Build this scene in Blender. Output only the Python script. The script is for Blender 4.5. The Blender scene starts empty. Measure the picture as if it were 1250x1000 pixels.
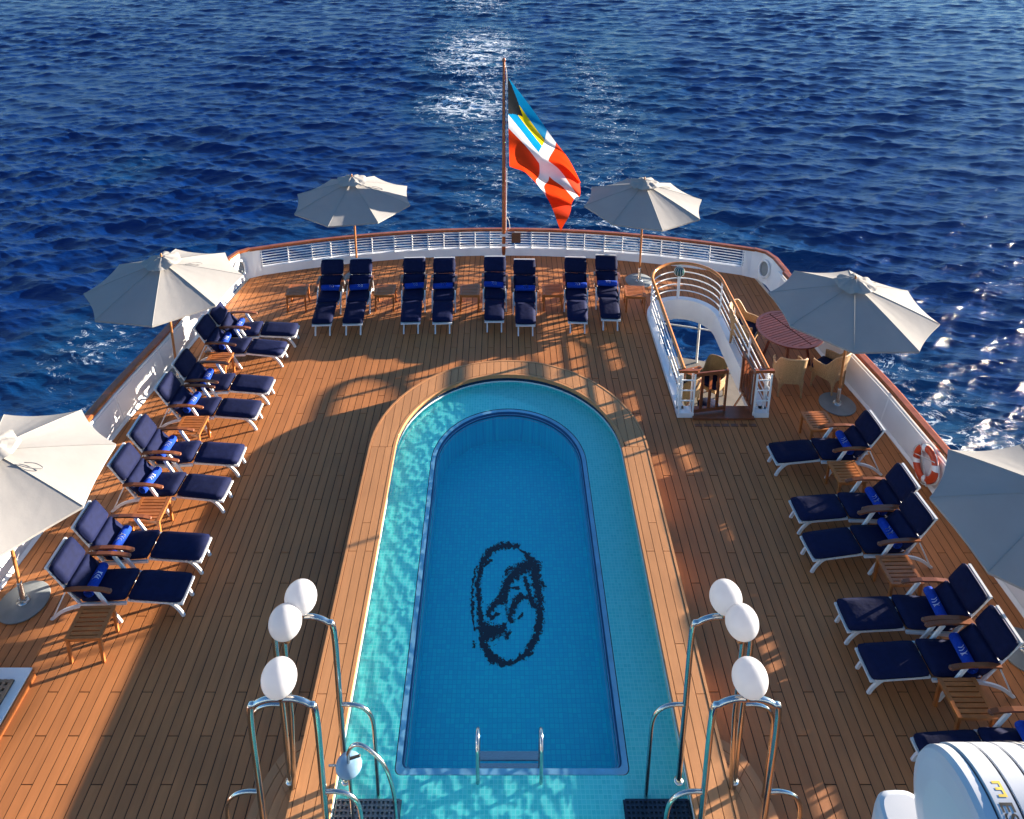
import bpy, bmesh, math, random
import numpy as np
from mathutils import Vector, Matrix

random.seed(7)
R = math.radians
PI = math.pi
scene = bpy.context.scene
C = scene.collection

# ------------------------------------------------------------------ camera
cam = bpy.data.cameras.new('camera')
cam_o = bpy.data.objects.new('camera', cam)
C.objects.link(cam_o)
cam_o.location = (0, 0, 10)
cam_o.rotation_euler = (R(90 - 16.7), 0, 0)
cam.sensor_fit = 'HORIZONTAL'
cam.sensor_width = 36
cam.lens = 957.8 / 1250 * 36
cam.shift_x = 12 / 1250
cam.shift_y = -392.6 / 1250
cam.clip_end = 9000
scene.camera = cam_o

# ------------------------------------------------------------------ light
SUN_EL, SUN_AZ = 7.9, 22.3
world = bpy.data.worlds.new('World')
scene.world = world
world.use_nodes = True
wn = world.node_tree
wn.nodes.clear()
sky = wn.nodes.new('ShaderNodeTexSky')
sky.sky_type = 'NISHITA'
sky.sun_disc = False
sky.sun_elevation = R(SUN_EL)
sky.sun_rotation = R(90 - SUN_AZ)
sky.altitude = 10
sky.air_density = 1.0
sky.dust_density = 0.1
sky.ozone_density = 4.0
bg = wn.nodes.new('ShaderNodeBackground')
bg.inputs['Strength'].default_value = 0.068
wo = wn.nodes.new('ShaderNodeOutputWorld')
wn.links.new(sky.outputs[0], bg.inputs[0])
wn.links.new(bg.outputs[0], wo.inputs[0])

sun = bpy.data.lights.new('sun', 'SUN')
sun.energy = 5.0
sun.angle = R(0.5)
sun.color = (1.0, 0.87, 0.71)
sun.cycles.is_caustics_light = True
sun_o = bpy.data.objects.new('sun', sun)
C.objects.link(sun_o)
sv = Vector((math.cos(R(SUN_EL)) * math.cos(R(SUN_AZ)), math.cos(R(SUN_EL)) * math.sin(R(SUN_AZ)), math.sin(R(SUN_EL))))
sun_o.rotation_euler = (-sv).to_track_quat('-Z', 'Y').to_euler()
sun_o.location = (30, 12, 30)

vs = scene.view_settings
vs.view_transform = 'Standard'
vs.look = 'None'
vs.gamma = 1
vs.exposure = 2.5
vs.use_curve_mapping = False

# ------------------------------------------------------------------ materials
def new_mat(name):
    m = bpy.data.materials.new(name)
    m.use_nodes = True
    return m, m.node_tree, m.node_tree.nodes['Principled BSDF']

def weather(m, amount, scale, rough_amount=0.12):
    t = m.node_tree; N, L = t.nodes, t.links; p = N['Principled BSDF']
    ge = N.new('ShaderNodeNewGeometry'); nz = N.new('ShaderNodeTexNoise'); nz.inputs['Scale'].default_value = scale; nz.inputs['Detail'].default_value = 7; nz.inputs['Roughness'].default_value = 0.65
    L.new(ge.outputs['Position'], nz.inputs['Vector'])
    mr = N.new('ShaderNodeMapRange'); mr.inputs['From Min'].default_value = 0.3; mr.inputs['From Max'].default_value = 0.7; mr.inputs['To Min'].default_value = 1 - amount; mr.inputs['To Max'].default_value = 1 + amount
    L.new(nz.outputs['Fac'], mr.inputs['Value'])
    src = p.inputs['Base Color'].links[0].from_socket
    vm = N.new('ShaderNodeVectorMath'); vm.operation = 'SCALE'; L.new(src, vm.inputs[0]); L.new(mr.outputs[0], vm.inputs['Scale']); L.new(vm.outputs[0], p.inputs['Base Color'])
    rr = N.new('ShaderNodeMapRange'); rr.inputs['To Min'].default_value = p.inputs['Roughness'].default_value - rough_amount; rr.inputs['To Max'].default_value = p.inputs['Roughness'].default_value + rough_amount
    L.new(nz.outputs['Fac'], rr.inputs['Value']); L.new(rr.outputs[0], p.inputs['Roughness'])

def mat(name, col, rough=0.5, metal=0.0, var=0.12, scale=6.0, bump=0.0, bscale=60.0, spec=0.5, rand=0.0, stretch=(1, 1, 1), transl=0.0):
    """principled material; colour is mottled by noise, optionally differs per piece (rand)"""
    m, t, p = new_mat(name)
    N, L = t.nodes, t.links
    tc = N.new('ShaderNodeTexCoord')
    mp = N.new('ShaderNodeMapping'); mp.inputs['Scale'].default_value = stretch
    L.new(tc.outputs['Object'], mp.inputs['Vector'])
    nz = N.new('ShaderNodeTexNoise'); nz.inputs['Scale'].default_value = scale; nz.inputs['Detail'].default_value = 6
    L.new(mp.outputs[0], nz.inputs['Vector'])
    mr = N.new('ShaderNodeMapRange')
    mr.inputs['From Min'].default_value = 0.25; mr.inputs['From Max'].default_value = 0.75
    mr.inputs['To Min'].default_value = 1 - var; mr.inputs['To Max'].default_value = 1 + var
    L.new(nz.outputs['Fac'], mr.inputs['Value'])
    fac = mr.outputs[0]
    if rand:
        oi = N.new('ShaderNodeObjectInfo'); ge = N.new('ShaderNodeNewGeometry')
        ad = N.new('ShaderNodeMath'); ad.operation = 'ADD'
        L.new(oi.outputs['Random'], ad.inputs[0]); L.new(ge.outputs['Random Per Island'], ad.inputs[1])
        fr = N.new('ShaderNodeMath'); fr.operation = 'FRACT'; L.new(ad.outputs[0], fr.inputs[0])
        of = N.new('ShaderNodeVectorMath'); of.operation = 'SCALE'; of.inputs[0].default_value = (31, 17, 23); L.new(fr.outputs[0], of.inputs['Scale'])
        L.new(of.outputs[0], mp.inputs['Location'])
        m2 = N.new('ShaderNodeMapRange'); m2.inputs['To Min'].default_value = 1 - rand; m2.inputs['To Max'].default_value = 1 + rand
        L.new(fr.outputs[0], m2.inputs['Value'])
        mu = N.new('ShaderNodeMath'); mu.operation = 'MULTIPLY'
        L.new(fac, mu.inputs[0]); L.new(m2.outputs[0], mu.inputs[1]); fac = mu.outputs[0]
    vm = N.new('ShaderNodeVectorMath'); vm.operation = 'SCALE'
    vm.inputs[0].default_value = col[:3]
    L.new(fac, vm.inputs['Scale'])
    L.new(vm.outputs[0], p.inputs['Base Color'])
    p.inputs['Roughness'].default_value = rough
    p.inputs['Metallic'].default_value = metal
    p.inputs['Specular IOR Level'].default_value = spec
    if bump:
        n2 = N.new('ShaderNodeTexNoise'); n2.inputs['Scale'].default_value = bscale; n2.inputs['Detail'].default_value = 4
        L.new(mp.outputs[0], n2.inputs['Vector'])
        b = N.new('ShaderNodeBump'); b.inputs['Strength'].default_value = bump; b.inputs['Distance'].default_value = 0.01
        L.new(n2.outputs['Fac'], b.inputs['Height']); L.new(b.outputs[0], p.inputs['Normal'])
    if transl:
        tr = N.new('ShaderNodeBsdfTranslucent'); L.new(vm.outputs[0], tr.inputs['Color'])
        mx = N.new('ShaderNodeMixShader'); mx.inputs[0].default_value = transl
        L.new(p.outputs[0], mx.inputs[1]); L.new(tr.outputs[0], mx.inputs[2])
        L.new(mx.outputs[0], N['Material Output'].inputs['Surface'])
    return m

M = {}
M['deck'] = mat('teak deck boards', (0.395, 0.146, 0.046), 0.55, var=0.10, scale=3.0, bump=0.25, bscale=70, spec=0.35, rand=0.09, stretch=(6, 0.6, 1))
M['coping'] = mat('pool coping boards', (0.46, 0.205, 0.080), 0.5, var=0.08, scale=3.0, bump=0.2, bscale=70, spec=0.35, rand=0.05, stretch=(6, 0.6, 1))
weather(M['deck'], 0.11, 0.9); weather(M['coping'], 0.07, 0.9)
M['caulk'] = mat('dark caulking', (0.014, 0.008, 0.006), 0.8)
M['white'] = mat('white ship paint', (0.76, 0.76, 0.75), 0.35, var=0.07, scale=2.5, bump=0.08, bscale=12)
M['panel'] = mat('bulwark panel paint', (0.68, 0.68, 0.68), 0.3, var=0.10, scale=1.6, bump=0.25, bscale=5)
M['legwhite'] = mat('white lounger frame paint', (0.62, 0.62, 0.62), 0.35, var=0.05)
M['varnish'] = mat('varnished cap rail', (0.30, 0.085, 0.028), 0.16, var=0.25, scale=4, spec=0.7, stretch=(2, 2, 2))
M['varnish2'] = mat('bright varnished handrail', (0.42, 0.155, 0.04), 0.18, var=0.2, scale=5, spec=0.6)
M['armwood'] = mat('lounger armrest wood', (0.17, 0.055, 0.022), 0.3, var=0.25, scale=12)
M['table'] = mat('side table teak', (0.37, 0.115, 0.029), 0.35, var=0.22, scale=9, rand=0.12, bump=0.1)
M['rtable'] = mat('round table mahogany', (0.10, 0.026, 0.017), 0.3, var=0.25, scale=9, rand=0.18)
M['gatewood'] = mat('gate mahogany', (0.19, 0.055, 0.022), 0.3, var=0.25, scale=10)
M['navy'] = mat('navy cushion fabric', (0.0048, 0.0078, 0.036), 0.8, var=0.2, scale=14, bump=0.9, bscale=6, spec=0.12, rand=0.14)
M['towel'] = mat('royal blue towel', (0.010, 0.045, 0.32), 0.9, var=0.2, scale=40, bump=0.5, bscale=160, spec=0.1)
M['stitch'] = mat('white embroidery', (0.65, 0.68, 0.75), 0.8, var=0.02)
M['canopy'] = mat('greige umbrella canvas', (0.34, 0.328, 0.316), 0.85, var=0.05, scale=2.0, bump=0.35, bscale=7, spec=0.15, transl=0.30)
M['metaldisc'] = mat('galvanised base plate', (0.20, 0.22, 0.23), 0.55, 0.3, var=0.15, scale=5)
M['steel'] = mat('polished stainless steel', (0.55, 0.53, 0.50), 0.16, 1.0, var=0.05)
M['polewood'] = mat('umbrella pole wood', (0.34, 0.13, 0.04), 0.35, var=0.2, scale=10)
M['rib'] = mat('umbrella rib timber', (0.25, 0.13, 0.06), 0.5)
M['wicker'] = mat('honey wicker', (0.36, 0.21, 0.095), 0.6, var=0.35, scale=60, bump=0.8, bscale=90, rand=0.05)
M['globe'] = mat('opal globe', (0.62, 0.62, 0.64), 0.15, var=0.01, transl=0.5)
M['dark'] = mat('black rubber', (0.015, 0.015, 0.017), 0.5)
M['orange'] = mat('lifebuoy orange', (0.55, 0.055, 0.012), 0.45, var=0.1)
M['rope'] = mat('white rope', (0.6, 0.58, 0.55), 0.9)
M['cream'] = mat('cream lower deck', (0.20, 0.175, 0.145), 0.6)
M['navytile'] = mat('navy tile', (0.010, 0.018, 0.045), 0.25)
M['poolline'] = mat('pale waterline tile', (0.60, 0.66, 0.66), 0.3)
M['poolband'] = mat('light blue pool border', (0.30, 0.58, 0.78), 0.3, var=0.15, scale=5)
M['deep'] = mat('deep pool tile', (0.003, 0.82, 0.94), 0.35, var=0.16, scale=0.8)
M['poolwall'] = mat('pool side cladding', (0.17, 0.115, 0.08), 0.6, stretch=(1, 1, 6))
M['deepedge'] = mat('dark blue edge tile', (0.004, 0.12, 0.30), 0.35)
M['grate'] = mat('teak grate', (0.24, 0.15, 0.09), 0.6)
M['mesh'] = mat('grey shower grating', (0.24, 0.26, 0.28), 0.5, 0.4)
M['raft'] = mat('white fibreglass', (0.50, 0.51, 0.53), 0.28, var=0.06, scale=3, bump=0.05, bscale=14)
M['raftdark'] = mat('raft strap', (0.06, 0.05, 0.05), 0.6)
M['yellow'] = mat('yellow decal', (0.60, 0.40, 0.03), 0.5, var=0.03)
M['ink'] = mat('black decal', (0.003, 0.003, 0.004), 0.5, var=0.03)
M['green'] = mat('green glass float', (0.012, 0.07, 0.065), 0.12, var=0.4, scale=10)
M['brass'] = mat('brown board', (0.12, 0.06, 0.035), 0.4)
FL = dict(transl=0.45, spec=0.1, var=0.04, bump=0.1, bscale=6)
M['f_red'] = mat('flag red', (0.60, 0.042, 0.008), 0.8, **FL)
M['f_white'] = mat('flag white', (0.62, 0.62, 0.64), 0.8, **FL)
M['f_aqua'] = mat('flag aqua', (0.004, 0.20, 0.42), 0.8, **FL)
M['f_gold'] = mat('flag gold', (0.80, 0.55, 0.01), 0.8, **FL)
M['f_black'] = mat('flag black', (0.02, 0.022, 0.025), 0.8, **FL)

# small square mosaic tiles of the pool
def tile_mat(name, c1, c2, mortar, w=0.048, ms=0.0036):
    m, t, p = new_mat(name)
    N, L = t.nodes, t.links
    tc = N.new('ShaderNodeTexCoord')
    br = N.new('ShaderNodeTexBrick')
    br.offset = 0
    for k, v in (('Scale', 1), ('Brick Width', w), ('Row Height', w), ('Mortar Size', ms)): br.inputs[k].default_value = v
    br.inputs['Color1'].default_value = (*c1, 1); br.inputs['Color2'].default_value = (*c2, 1); br.inputs['Mortar'].default_value = (*mortar, 1)
    L.new(tc.outputs['Object'], br.inputs['Vector'])
    L.new(br.outputs[0], p.inputs['Base Color'])
    p.inputs['Roughness'].default_value = 0.3
    return m
M['tile'] = tile_mat('turquoise mosaic', (0.10, 0.80, 0.74), (0.17, 0.89, 0.82), (0.34, 0.93, 0.88))
M['deep'] = tile_mat('deep blue mosaic', (0.003, 0.72, 0.90), (0.006, 0.84, 0.95), (0.002, 0.62, 0.84), 0.06, 0.004)

def water_mat():
    m, t, p = new_mat('pool water')
    p.inputs['Base Color'].default_value = (0.90, 1.0, 1.0, 1)
    p.inputs['Roughness'].default_value = 0.0
    p.inputs['IOR'].default_value = 1.33
    p.inputs['Transmission Weight'].default_value = 1.0
    return m
M['poolwater'] = water_mat()

# emblem mosaic on the deep floor
def emblem_mat():
    m, t, p = new_mat('floor emblem mosaic')
    N, L = t.nodes, t.links
    tc = N.new('ShaderNodeTexCoord')
    p.inputs['Base Color'].default_value = (0.004, 0.012, 0.028, 1)
    p.inputs['Roughness'].default_value = 0.4
    return m
M['emblem'] = emblem_mat()

def math_node(t, op, a, b=None, clamp=False):
    n = t.nodes.new('ShaderNodeMath'); n.operation = op; n.use_clamp = clamp
    for i, x in enumerate((a, b)):
        if x is None: continue
        if isinstance(x, (int, float)): n.inputs[i].default_value = x
        else: t.links.new(x, n.inputs[i])
    return n.outputs[0]

def sea_mat():
    m, t, p = new_mat('sea water')
    N, L = t.nodes, t.links
    tc = N.new('ShaderNodeTexCoord')
    sx = N.new('ShaderNodeSeparateXYZ'); L.new(tc.outputs['Object'], sx.inputs[0])
    X, Y = sx.outputs[0], sx.outputs[1]
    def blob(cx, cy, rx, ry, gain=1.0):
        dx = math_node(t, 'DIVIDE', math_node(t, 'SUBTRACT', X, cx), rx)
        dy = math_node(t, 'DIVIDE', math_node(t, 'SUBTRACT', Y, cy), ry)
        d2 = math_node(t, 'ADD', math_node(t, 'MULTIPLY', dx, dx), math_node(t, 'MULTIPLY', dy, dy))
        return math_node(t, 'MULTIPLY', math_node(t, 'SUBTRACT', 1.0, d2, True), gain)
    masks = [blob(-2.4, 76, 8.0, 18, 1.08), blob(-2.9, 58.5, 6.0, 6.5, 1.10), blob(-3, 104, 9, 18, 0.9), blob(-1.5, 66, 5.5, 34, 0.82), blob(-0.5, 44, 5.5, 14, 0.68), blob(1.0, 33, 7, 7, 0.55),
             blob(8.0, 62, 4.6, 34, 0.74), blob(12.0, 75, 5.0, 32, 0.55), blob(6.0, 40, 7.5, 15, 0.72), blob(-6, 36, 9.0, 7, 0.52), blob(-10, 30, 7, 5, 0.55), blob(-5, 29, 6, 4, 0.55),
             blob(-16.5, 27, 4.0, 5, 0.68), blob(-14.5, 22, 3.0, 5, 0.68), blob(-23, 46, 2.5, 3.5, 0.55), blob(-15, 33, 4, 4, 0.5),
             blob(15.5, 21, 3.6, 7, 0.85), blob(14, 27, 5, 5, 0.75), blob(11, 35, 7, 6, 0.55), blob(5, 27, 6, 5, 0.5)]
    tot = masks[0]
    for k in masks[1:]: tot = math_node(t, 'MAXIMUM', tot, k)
    mp = N.new('ShaderNodeMapping'); mp.inputs['Scale'].default_value = (0.75, 0.95, 1)
    L.new(tc.outputs['Object'], mp.inputs['Vector'])
    nf = N.new('ShaderNodeTexNoise'); nf.inputs['Scale'].default_value = 0.62; nf.inputs['Detail'].default_value = 9; nf.inputs['Roughness'].default_value = 0.68; nf.inputs['Distortion'].default_value = 1.6
    L.new(mp.outputs[0], nf.inputs['Vector'])
    ridge = math_node(t, 'SUBTRACT', 1.0, math_node(t, 'MULTIPLY', math_node(t, 'ABSOLUTE', math_node(t, 'SUBTRACT', nf.outputs['Fac'], 0.5)), 13.0), True)
    n2 = N.new('ShaderNodeTexNoise'); n2.inputs['Scale'].default_value = 2.6; n2.inputs['Detail'].default_value = 8; n2.inputs['Roughness'].default_value = 0.7
    L.new(mp.outputs[0], n2.inputs['Vector'])
    f = math_node(t, 'MULTIPLY', ridge, n2.outputs['Fac'])
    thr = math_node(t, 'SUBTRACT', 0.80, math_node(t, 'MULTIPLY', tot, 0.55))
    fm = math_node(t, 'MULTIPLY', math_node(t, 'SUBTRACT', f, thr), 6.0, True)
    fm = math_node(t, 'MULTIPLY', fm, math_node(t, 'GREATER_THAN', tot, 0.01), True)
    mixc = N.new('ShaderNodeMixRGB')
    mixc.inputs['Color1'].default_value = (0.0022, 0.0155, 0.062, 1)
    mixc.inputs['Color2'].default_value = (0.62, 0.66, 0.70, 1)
    # aerated, greener water in the wake
    aer = N.new('ShaderNodeMixRGB'); aer.inputs['Color1'].default_value = (0.0010, 0.0160, 0.094, 1); aer.inputs['Color2'].default_value = (0.004, 0.055, 0.105, 1)
    L.new(math_node(t, 'MULTIPLY', tot, 0.6), aer.inputs['Fac'])
    L.new(aer.outputs[0], mixc.inputs['Color1'])
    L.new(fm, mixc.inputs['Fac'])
    L.new(mixc.outputs[0], p.inputs['Base Color'])
    rg = N.new('ShaderNodeMapRange'); rg.inputs['To Min'].default_value = 0.15; rg.inputs['To Max'].default_value = 0.8
    L.new(fm, rg.inputs['Value']); L.new(rg.outputs[0], p.inputs['Roughness'])
    p.inputs['IOR'].default_value = 1.33
    p.inputs['Specular IOR Level'].default_value = 0.5
    p.inputs['Specular Tint'].default_value = (0.85, 0.95, 1.0, 1)
    # fine ripples
    r1 = N.new('ShaderNodeTexNoise'); r1.inputs['Scale'].default_value = 7.0; r1.inputs['Detail'].default_value = 8; r1.inputs['Roughness'].default_value = 0.66; r1.inputs['Distortion'].default_value = 0.4
    mp2 = N.new('ShaderNodeMapping'); mp2.inputs['Scale'].default_value = (0.42, 1.25, 1); mp2.inputs['Rotation'].default_value = (0, 0, R(8))
    L.new(tc.outputs['Object'], mp2.inputs['Vector']); L.new(mp2.outputs[0], r1.inputs['Vector'])
    b = N.new('ShaderNodeBump'); b.inputs['Strength'].default_value = 0.8; b.inputs['Distance'].default_value = 0.06
    L.new(r1.outputs['Fac'], b.inputs['Height']); L.new(b.outputs[0], p.inputs['Normal'])
    return m
M['sea'] = sea_mat()

# ------------------------------------------------------------------ mesh helpers
class MB:
    """collects shapes, builds one mesh object"""
    def __init__(s): s.v, s.f, s.sm, s.mi = [], [], [], []
    def add(s, vs, fs, smooth=False, mi=0):
        o = len(s.v); s.v += [tuple(x) for x in vs]
        s.f += [tuple(i + o for i in f) for f in fs]
        s.sm += [smooth] * len(fs); s.mi += [mi] * len(fs)
        return s
    def box(s, c, d, rz=0.0, m=None, mi=0):
        x, y, z = d[0] / 2, d[1] / 2, d[2] / 2
        vs = [Vector(p) for p in ((-x, -y, -z), (x, -y, -z), (x, y, -z), (-x, y, -z), (-x, -y, z), (x, -y, z), (x, y, z), (-x, y, z))]
        mm = m if m is not None else Matrix.Rotation(rz, 3, 'Z')
        return s.add([mm @ p + Vector(c) for p in vs], [(0, 3, 2, 1), (4, 5, 6, 7), (0, 1, 5, 4), (1, 2, 6, 5), (2, 3, 7, 6), (3, 0, 4, 7)], mi=mi)
    def bar(s, p, q, w, h, up=(0, 0, 1), mi=0):
        p, q = Vector(p), Vector(q); d = q - p; L = d.length; d.normalize()
        up = Vector(up)
        if abs(d.dot(up)) > 0.98: up = Vector((0, 1, 0))
        sd = d.cross(up).normalized(); u = sd.cross(d)
        return s.box((p + q) / 2, (L, w, h), m=Matrix((d, sd, u)).transposed(), mi=mi)
    def tube(s, path, r, seg=8, closed=False, caps=True, mi=0):
        P = [Vector(p) for p in path]; n = len(P); vs, fs = [], []
        ref = None
        rr = r if isinstance(r, (list, tuple)) else [r] * n
        for i, p in enumerate(P):
            a = P[(i - 1) % n] if (closed or i > 0) else p
            b = P[(i + 1) % n] if (closed or i < n - 1) else p
            d = (b - a).normalized()
            if ref is None:
                ref = Vector((0, 0, 1)) if abs(d.z) < 0.9 else Vector((1, 0, 0))
            sd = d.cross(ref)
            if sd.length < 1e-4: sd = d.cross(Vector((0, 1, 0)))
            sd.normalize(); u = sd.cross(d).normalized(); ref = u
            for k in range(seg):
                t = 2 * PI * k / seg
                vs.append(p + (sd * math.cos(t) + u * math.sin(t)) * rr[i])
        m = n if closed else n - 1
        for i in range(m):
            j = (i + 1) % n
            for k in range(seg):
                l = (k + 1) % seg
                fs.append((i * seg + k, i * seg + l, j * seg + l, j * seg + k))
        s.add(vs, fs, True, mi)
        if caps and not closed:
            s.add(vs[:seg], [tuple(range(seg))], mi=mi); s.add(vs[-seg:], [tuple(reversed(range(seg)))], mi=mi)
        return s
    def lathe(s, prof, seg=24, c=(0, 0, 0), smooth=True, mi=0):
        vs, fs = [], []
        for r, z in prof:
            for k in range(seg):
                t = 2 * PI * k / seg
                vs.append((c[0] + r * math.cos(t), c[1] + r * math.sin(t), c[2] + z))
        for i in range(len(prof) - 1):
            for k in range(seg):
                l = (k + 1) % seg
                fs.append((i * seg + k, i * seg + l, (i + 1) * seg + l, (i + 1) * seg + k))
        return s.add(vs, fs, smooth, mi)
    def prism(s, pts, z0, z1, mi=0, bottom=True):
        n = len(pts)
        vs = [(x, y, z0) for x, y in pts] + [(x, y, z1) for x, y in pts]
        fs = [tuple(range(n, 2 * n))]
        if bottom: fs.append(tuple(reversed(range(n))))
        for i in range(n):
            j = (i + 1) % n; fs.append((i, j, j + n, i + n))
        return s.add(vs, fs, mi=mi)
    def strip(s, A, B, smooth=False, closed=False, mi=0):
        n = len(A); m = n if closed else n - 1
        return s.add(list(A) + list(B), [(i, (i + 1) % n, n + (i + 1) % n, n + i) for i in range(m)], smooth, mi)
    def mesh(s, name, mats):
        me = bpy.data.meshes.new(name)
        me.from_pydata(s.v, [], s.f)
        for m in (mats if isinstance(mats, (list, tuple)) else [mats]): me.materials.append(m)
        me.polygons.foreach_set('use_smooth', s.sm); me.polygons.foreach_set('material_index', s.mi)
        me.update()
        return me
    def build(s, name, mats, parent=None):
        return link(name, s.mesh(name, mats), parent)

def link(name, data, parent=None):
    o = bpy.data.objects.new(name, data); C.objects.link(o)
    if parent is not None: o.parent = parent
    return o
def tag(o, label=None, cat=None, group=None, kind=None):
    if label: o['label'] = label
    if cat: o['category'] = cat
    if group: o['group'] = group
    if kind: o['kind'] = kind
    return o
def thing(name, label, cat, loc=(0, 0, 0), rz=0.0, group=None):
    o = bpy.data.objects.new(name, None); C.objects.link(o)
    o.location = loc; o.rotation_euler = (0, 0, rz); o.empty_display_size = 0.2
    return tag(o, label, cat, group)
def dup(root, loc, rz, label):
    r = root.copy(); C.objects.link(r); r.location = loc; r.rotation_euler = (0, 0, rz); r['label'] = label
    for ch in list(root.children):
        c = ch.copy(); C.objects.link(c); c.parent = r
        for g in list(ch.children):
            d = g.copy(); C.objects.link(d); d.parent = c
    return r
def cushion(L, W, T, bev=0.022, puff=0.012, mtx=None):
    """soft rectangular pad centred on the origin, as (verts, faces)"""
    nx, ny = 9, 7
    bm = bmesh.new()
    bmesh.ops.create_cube(bm, size=1)
    bmesh.ops.scale(bm, vec=(L, W, T), verts=bm.verts)
    bmesh.ops.subdivide_edges(bm, edges=[e for e in bm.edges if abs(e.verts[0].co.z - e.verts[1].co.z) < 1e-6], cuts=5, use_grid_fill=True)
    for v in bm.verts:
        u, w = 2 * v.co.x / L, 2 * v.co.y / W
        ex = max(0, (abs(u) - 0.8) / 0.2); ey = max(0, (abs(w) - 0.8) / 0.2)
        k = 1 - 0.55 * max(ex, ey) ** 2
        bulge = puff * (1 - u ** 4) * (1 - w ** 4)
        v.co.z = v.co.z * (0.62 + 0.38 * k) + (bulge if v.co.z > 0 else 0)
        if ex > 0.5 and ey > 0.5:
            v.co.x *= 1 - bev / L; v.co.y *= 1 - bev / W
    es = [e for e in bm.edges if len(e.link_faces) == 2 and e.calc_face_angle() > 0.9]
    bmesh.ops.bevel(bm, geom=es, offset=bev * 0.6, segments=2, affect='EDGES')
    vs = [(mtx @ v.co if mtx else v.co.copy()) for v in bm.verts]
    bm.verts.index_update()
    fs = [tuple(v.index for v in f.verts) for f in bm.faces]
    bm.free()
    return vs, fs
def arc(cx, cy, r, a0, a1, n):
    return [(cx + r * math.cos(R(a0 + (a1 - a0) * i / n)), cy + r * math.sin(R(a0 + (a1 - a0) * i / n))) for i in range(n + 1)]
def smooth_path(pts, n=6):
    """Catmull-Rom through the points"""
    P = [Vector(p) for p in pts]; P = [P[0] * 2 - P[1]] + P + [P[-1] * 2 - P[-2]]
    out = []
    for i in range(1, len(P) - 2):
        for k in range(n):
            t = k / n; a, b, c, d = P[i - 1:i + 3]
            out.append(0.5 * (2 * b + (c - a) * t + (2 * a - 5 * b + 4 * c - d) * t * t + (3 * b - a - 3 * c + d) * t ** 3))
    out.append(P[-2]); return out

# ------------------------------------------------------------------ sea
SEA_Z = -9.0
def build_sea():
    rng = np.random.default_rng(5)
    near = np.concatenate([np.linspace(4, 16.6, 40), 17 * np.exp(np.linspace(0, math.log(125 / 17), 1020))])
    ys = np.concatenate([near, 125 * np.exp(np.linspace(0.012, math.log(900 / 125), 70))])
    us = np.linspace(-1, 1, 840)
    side = 1 + 2.2 * (np.linspace(0, 1, 61)[1:]) ** 1.6 + np.linspace(0, 1, 61)[1:] * 0.3
    us = np.concatenate([-side[::-1], us, side])
    Yg, Ug = np.meshgrid(ys, us, indexing='ij')
    Xg = Ug * (0.68 * Yg + 5)
    Z = np.zeros_like(Xg); DX = np.zeros_like(Xg); DY = np.zeros_like(Xg)
    spac = np.maximum(np.gradient(ys)[:, None], (0.68 * Yg + 5) * np.gradient(us)[None, :])
    for i in range(104):
        lam = math.exp(rng.uniform(math.log(0.26), math.log(3.9)))
        th = R((-97 if i % 4 else -60) + rng.normal(0, 17))
        k = 2 * PI / lam; a = 0.046 * lam / (2 * PI) * rng.uniform(0.5, 1.4)
        if lam > 2.2: a *= 0.75
        fade = np.clip(lam / (spac * 2.4) - 0.8, 0, 1)
        ph = k * (math.cos(th) * Xg + math.sin(th) * Yg) + rng.uniform(0, 2 * PI)
        af = a * fade
        Z += af * np.sin(ph)
        c = af * np.cos(ph)
        DX += math.cos(th) * c; DY += math.sin(th) * c
    # gusts: rougher and calmer patches
    gust = 0.85 + 0.25 * np.sin(0.11 * Xg + 0.07 * Yg + 1) * np.sin(0.05 * Xg - 0.13 * Yg + 2)
    Z *= gust
    Xd, Yd = Xg + 1.0 * DX * gust, Yg + 1.0 * DY * gust
    co = np.stack([Xd, Yd, Z], -1).reshape(-1, 3)
    nr, nc = Xg.shape
    idx = np.arange(nr * nc).reshape(nr, nc)
    q = np.stack([idx[:-1, :-1], idx[:-1, 1:], idx[1:, 1:], idx[1:, :-1]], -1).reshape(-1, 4)
    base = len(co)
    B = 6000
    flat = np.array([(-B, -B, -0.8), (B, -B, -0.8), (B, B, -0.8), (-B, B, -0.8)])
    co = np.concatenate([co, flat]); q = np.concatenate([q, np.array([[base, base + 1, base + 2, base + 3]])])
    me = bpy.data.meshes.new('sea')
    me.vertices.add(len(co)); me.vertices.foreach_set('co', co.astype(np.float32).ravel())
    me.loops.add(q.size); me.loops.foreach_set('vertex_index', q.astype(np.int32).ravel())
    me.polygons.add(len(q)); me.polygons.foreach_set('loop_start', np.arange(0, q.size, 4, dtype=np.int32))
    me.polygons.foreach_set('use_smooth', np.ones(len(q), bool))
    me.materials.append(M['sea']); me.update(); me.validate()
    o = link('sea', me); o.location.z = SEA_Z
    tag(o, kind='structure')
build_sea()

# ------------------------------------------------------------------ ship outline
def side_x(y):                       # half breadth of the deck at y
    pts = [(2.0, 7.30), (5, 7.26), (8.6, 7.13), (10.6, 7.03), (12.1, 6.90), (13.5, 6.70), (14.55, 6.58), (16.0, 6.41), (17.1, 6.28)]
    for (a, b), (c, d) in zip(pts, pts[1:]):
        if y <= c: return b + (d - b) * (y - a) / (c - a)
    return 6.28
def aft_y(x): return 18.22 - 0.0283 * x * x
YS = [2.0, 3.5, 5, 6.8, 8.6, 10.6, 12.1, 13.5, 14.55, 16.0]
OUT = [(side_x(y), y) for y in YS] + [(x, aft_y(x)) for x in np.linspace(6.28, -6.28, 33)] + [(-side_x(y), y) for y in reversed(YS)]

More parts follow.
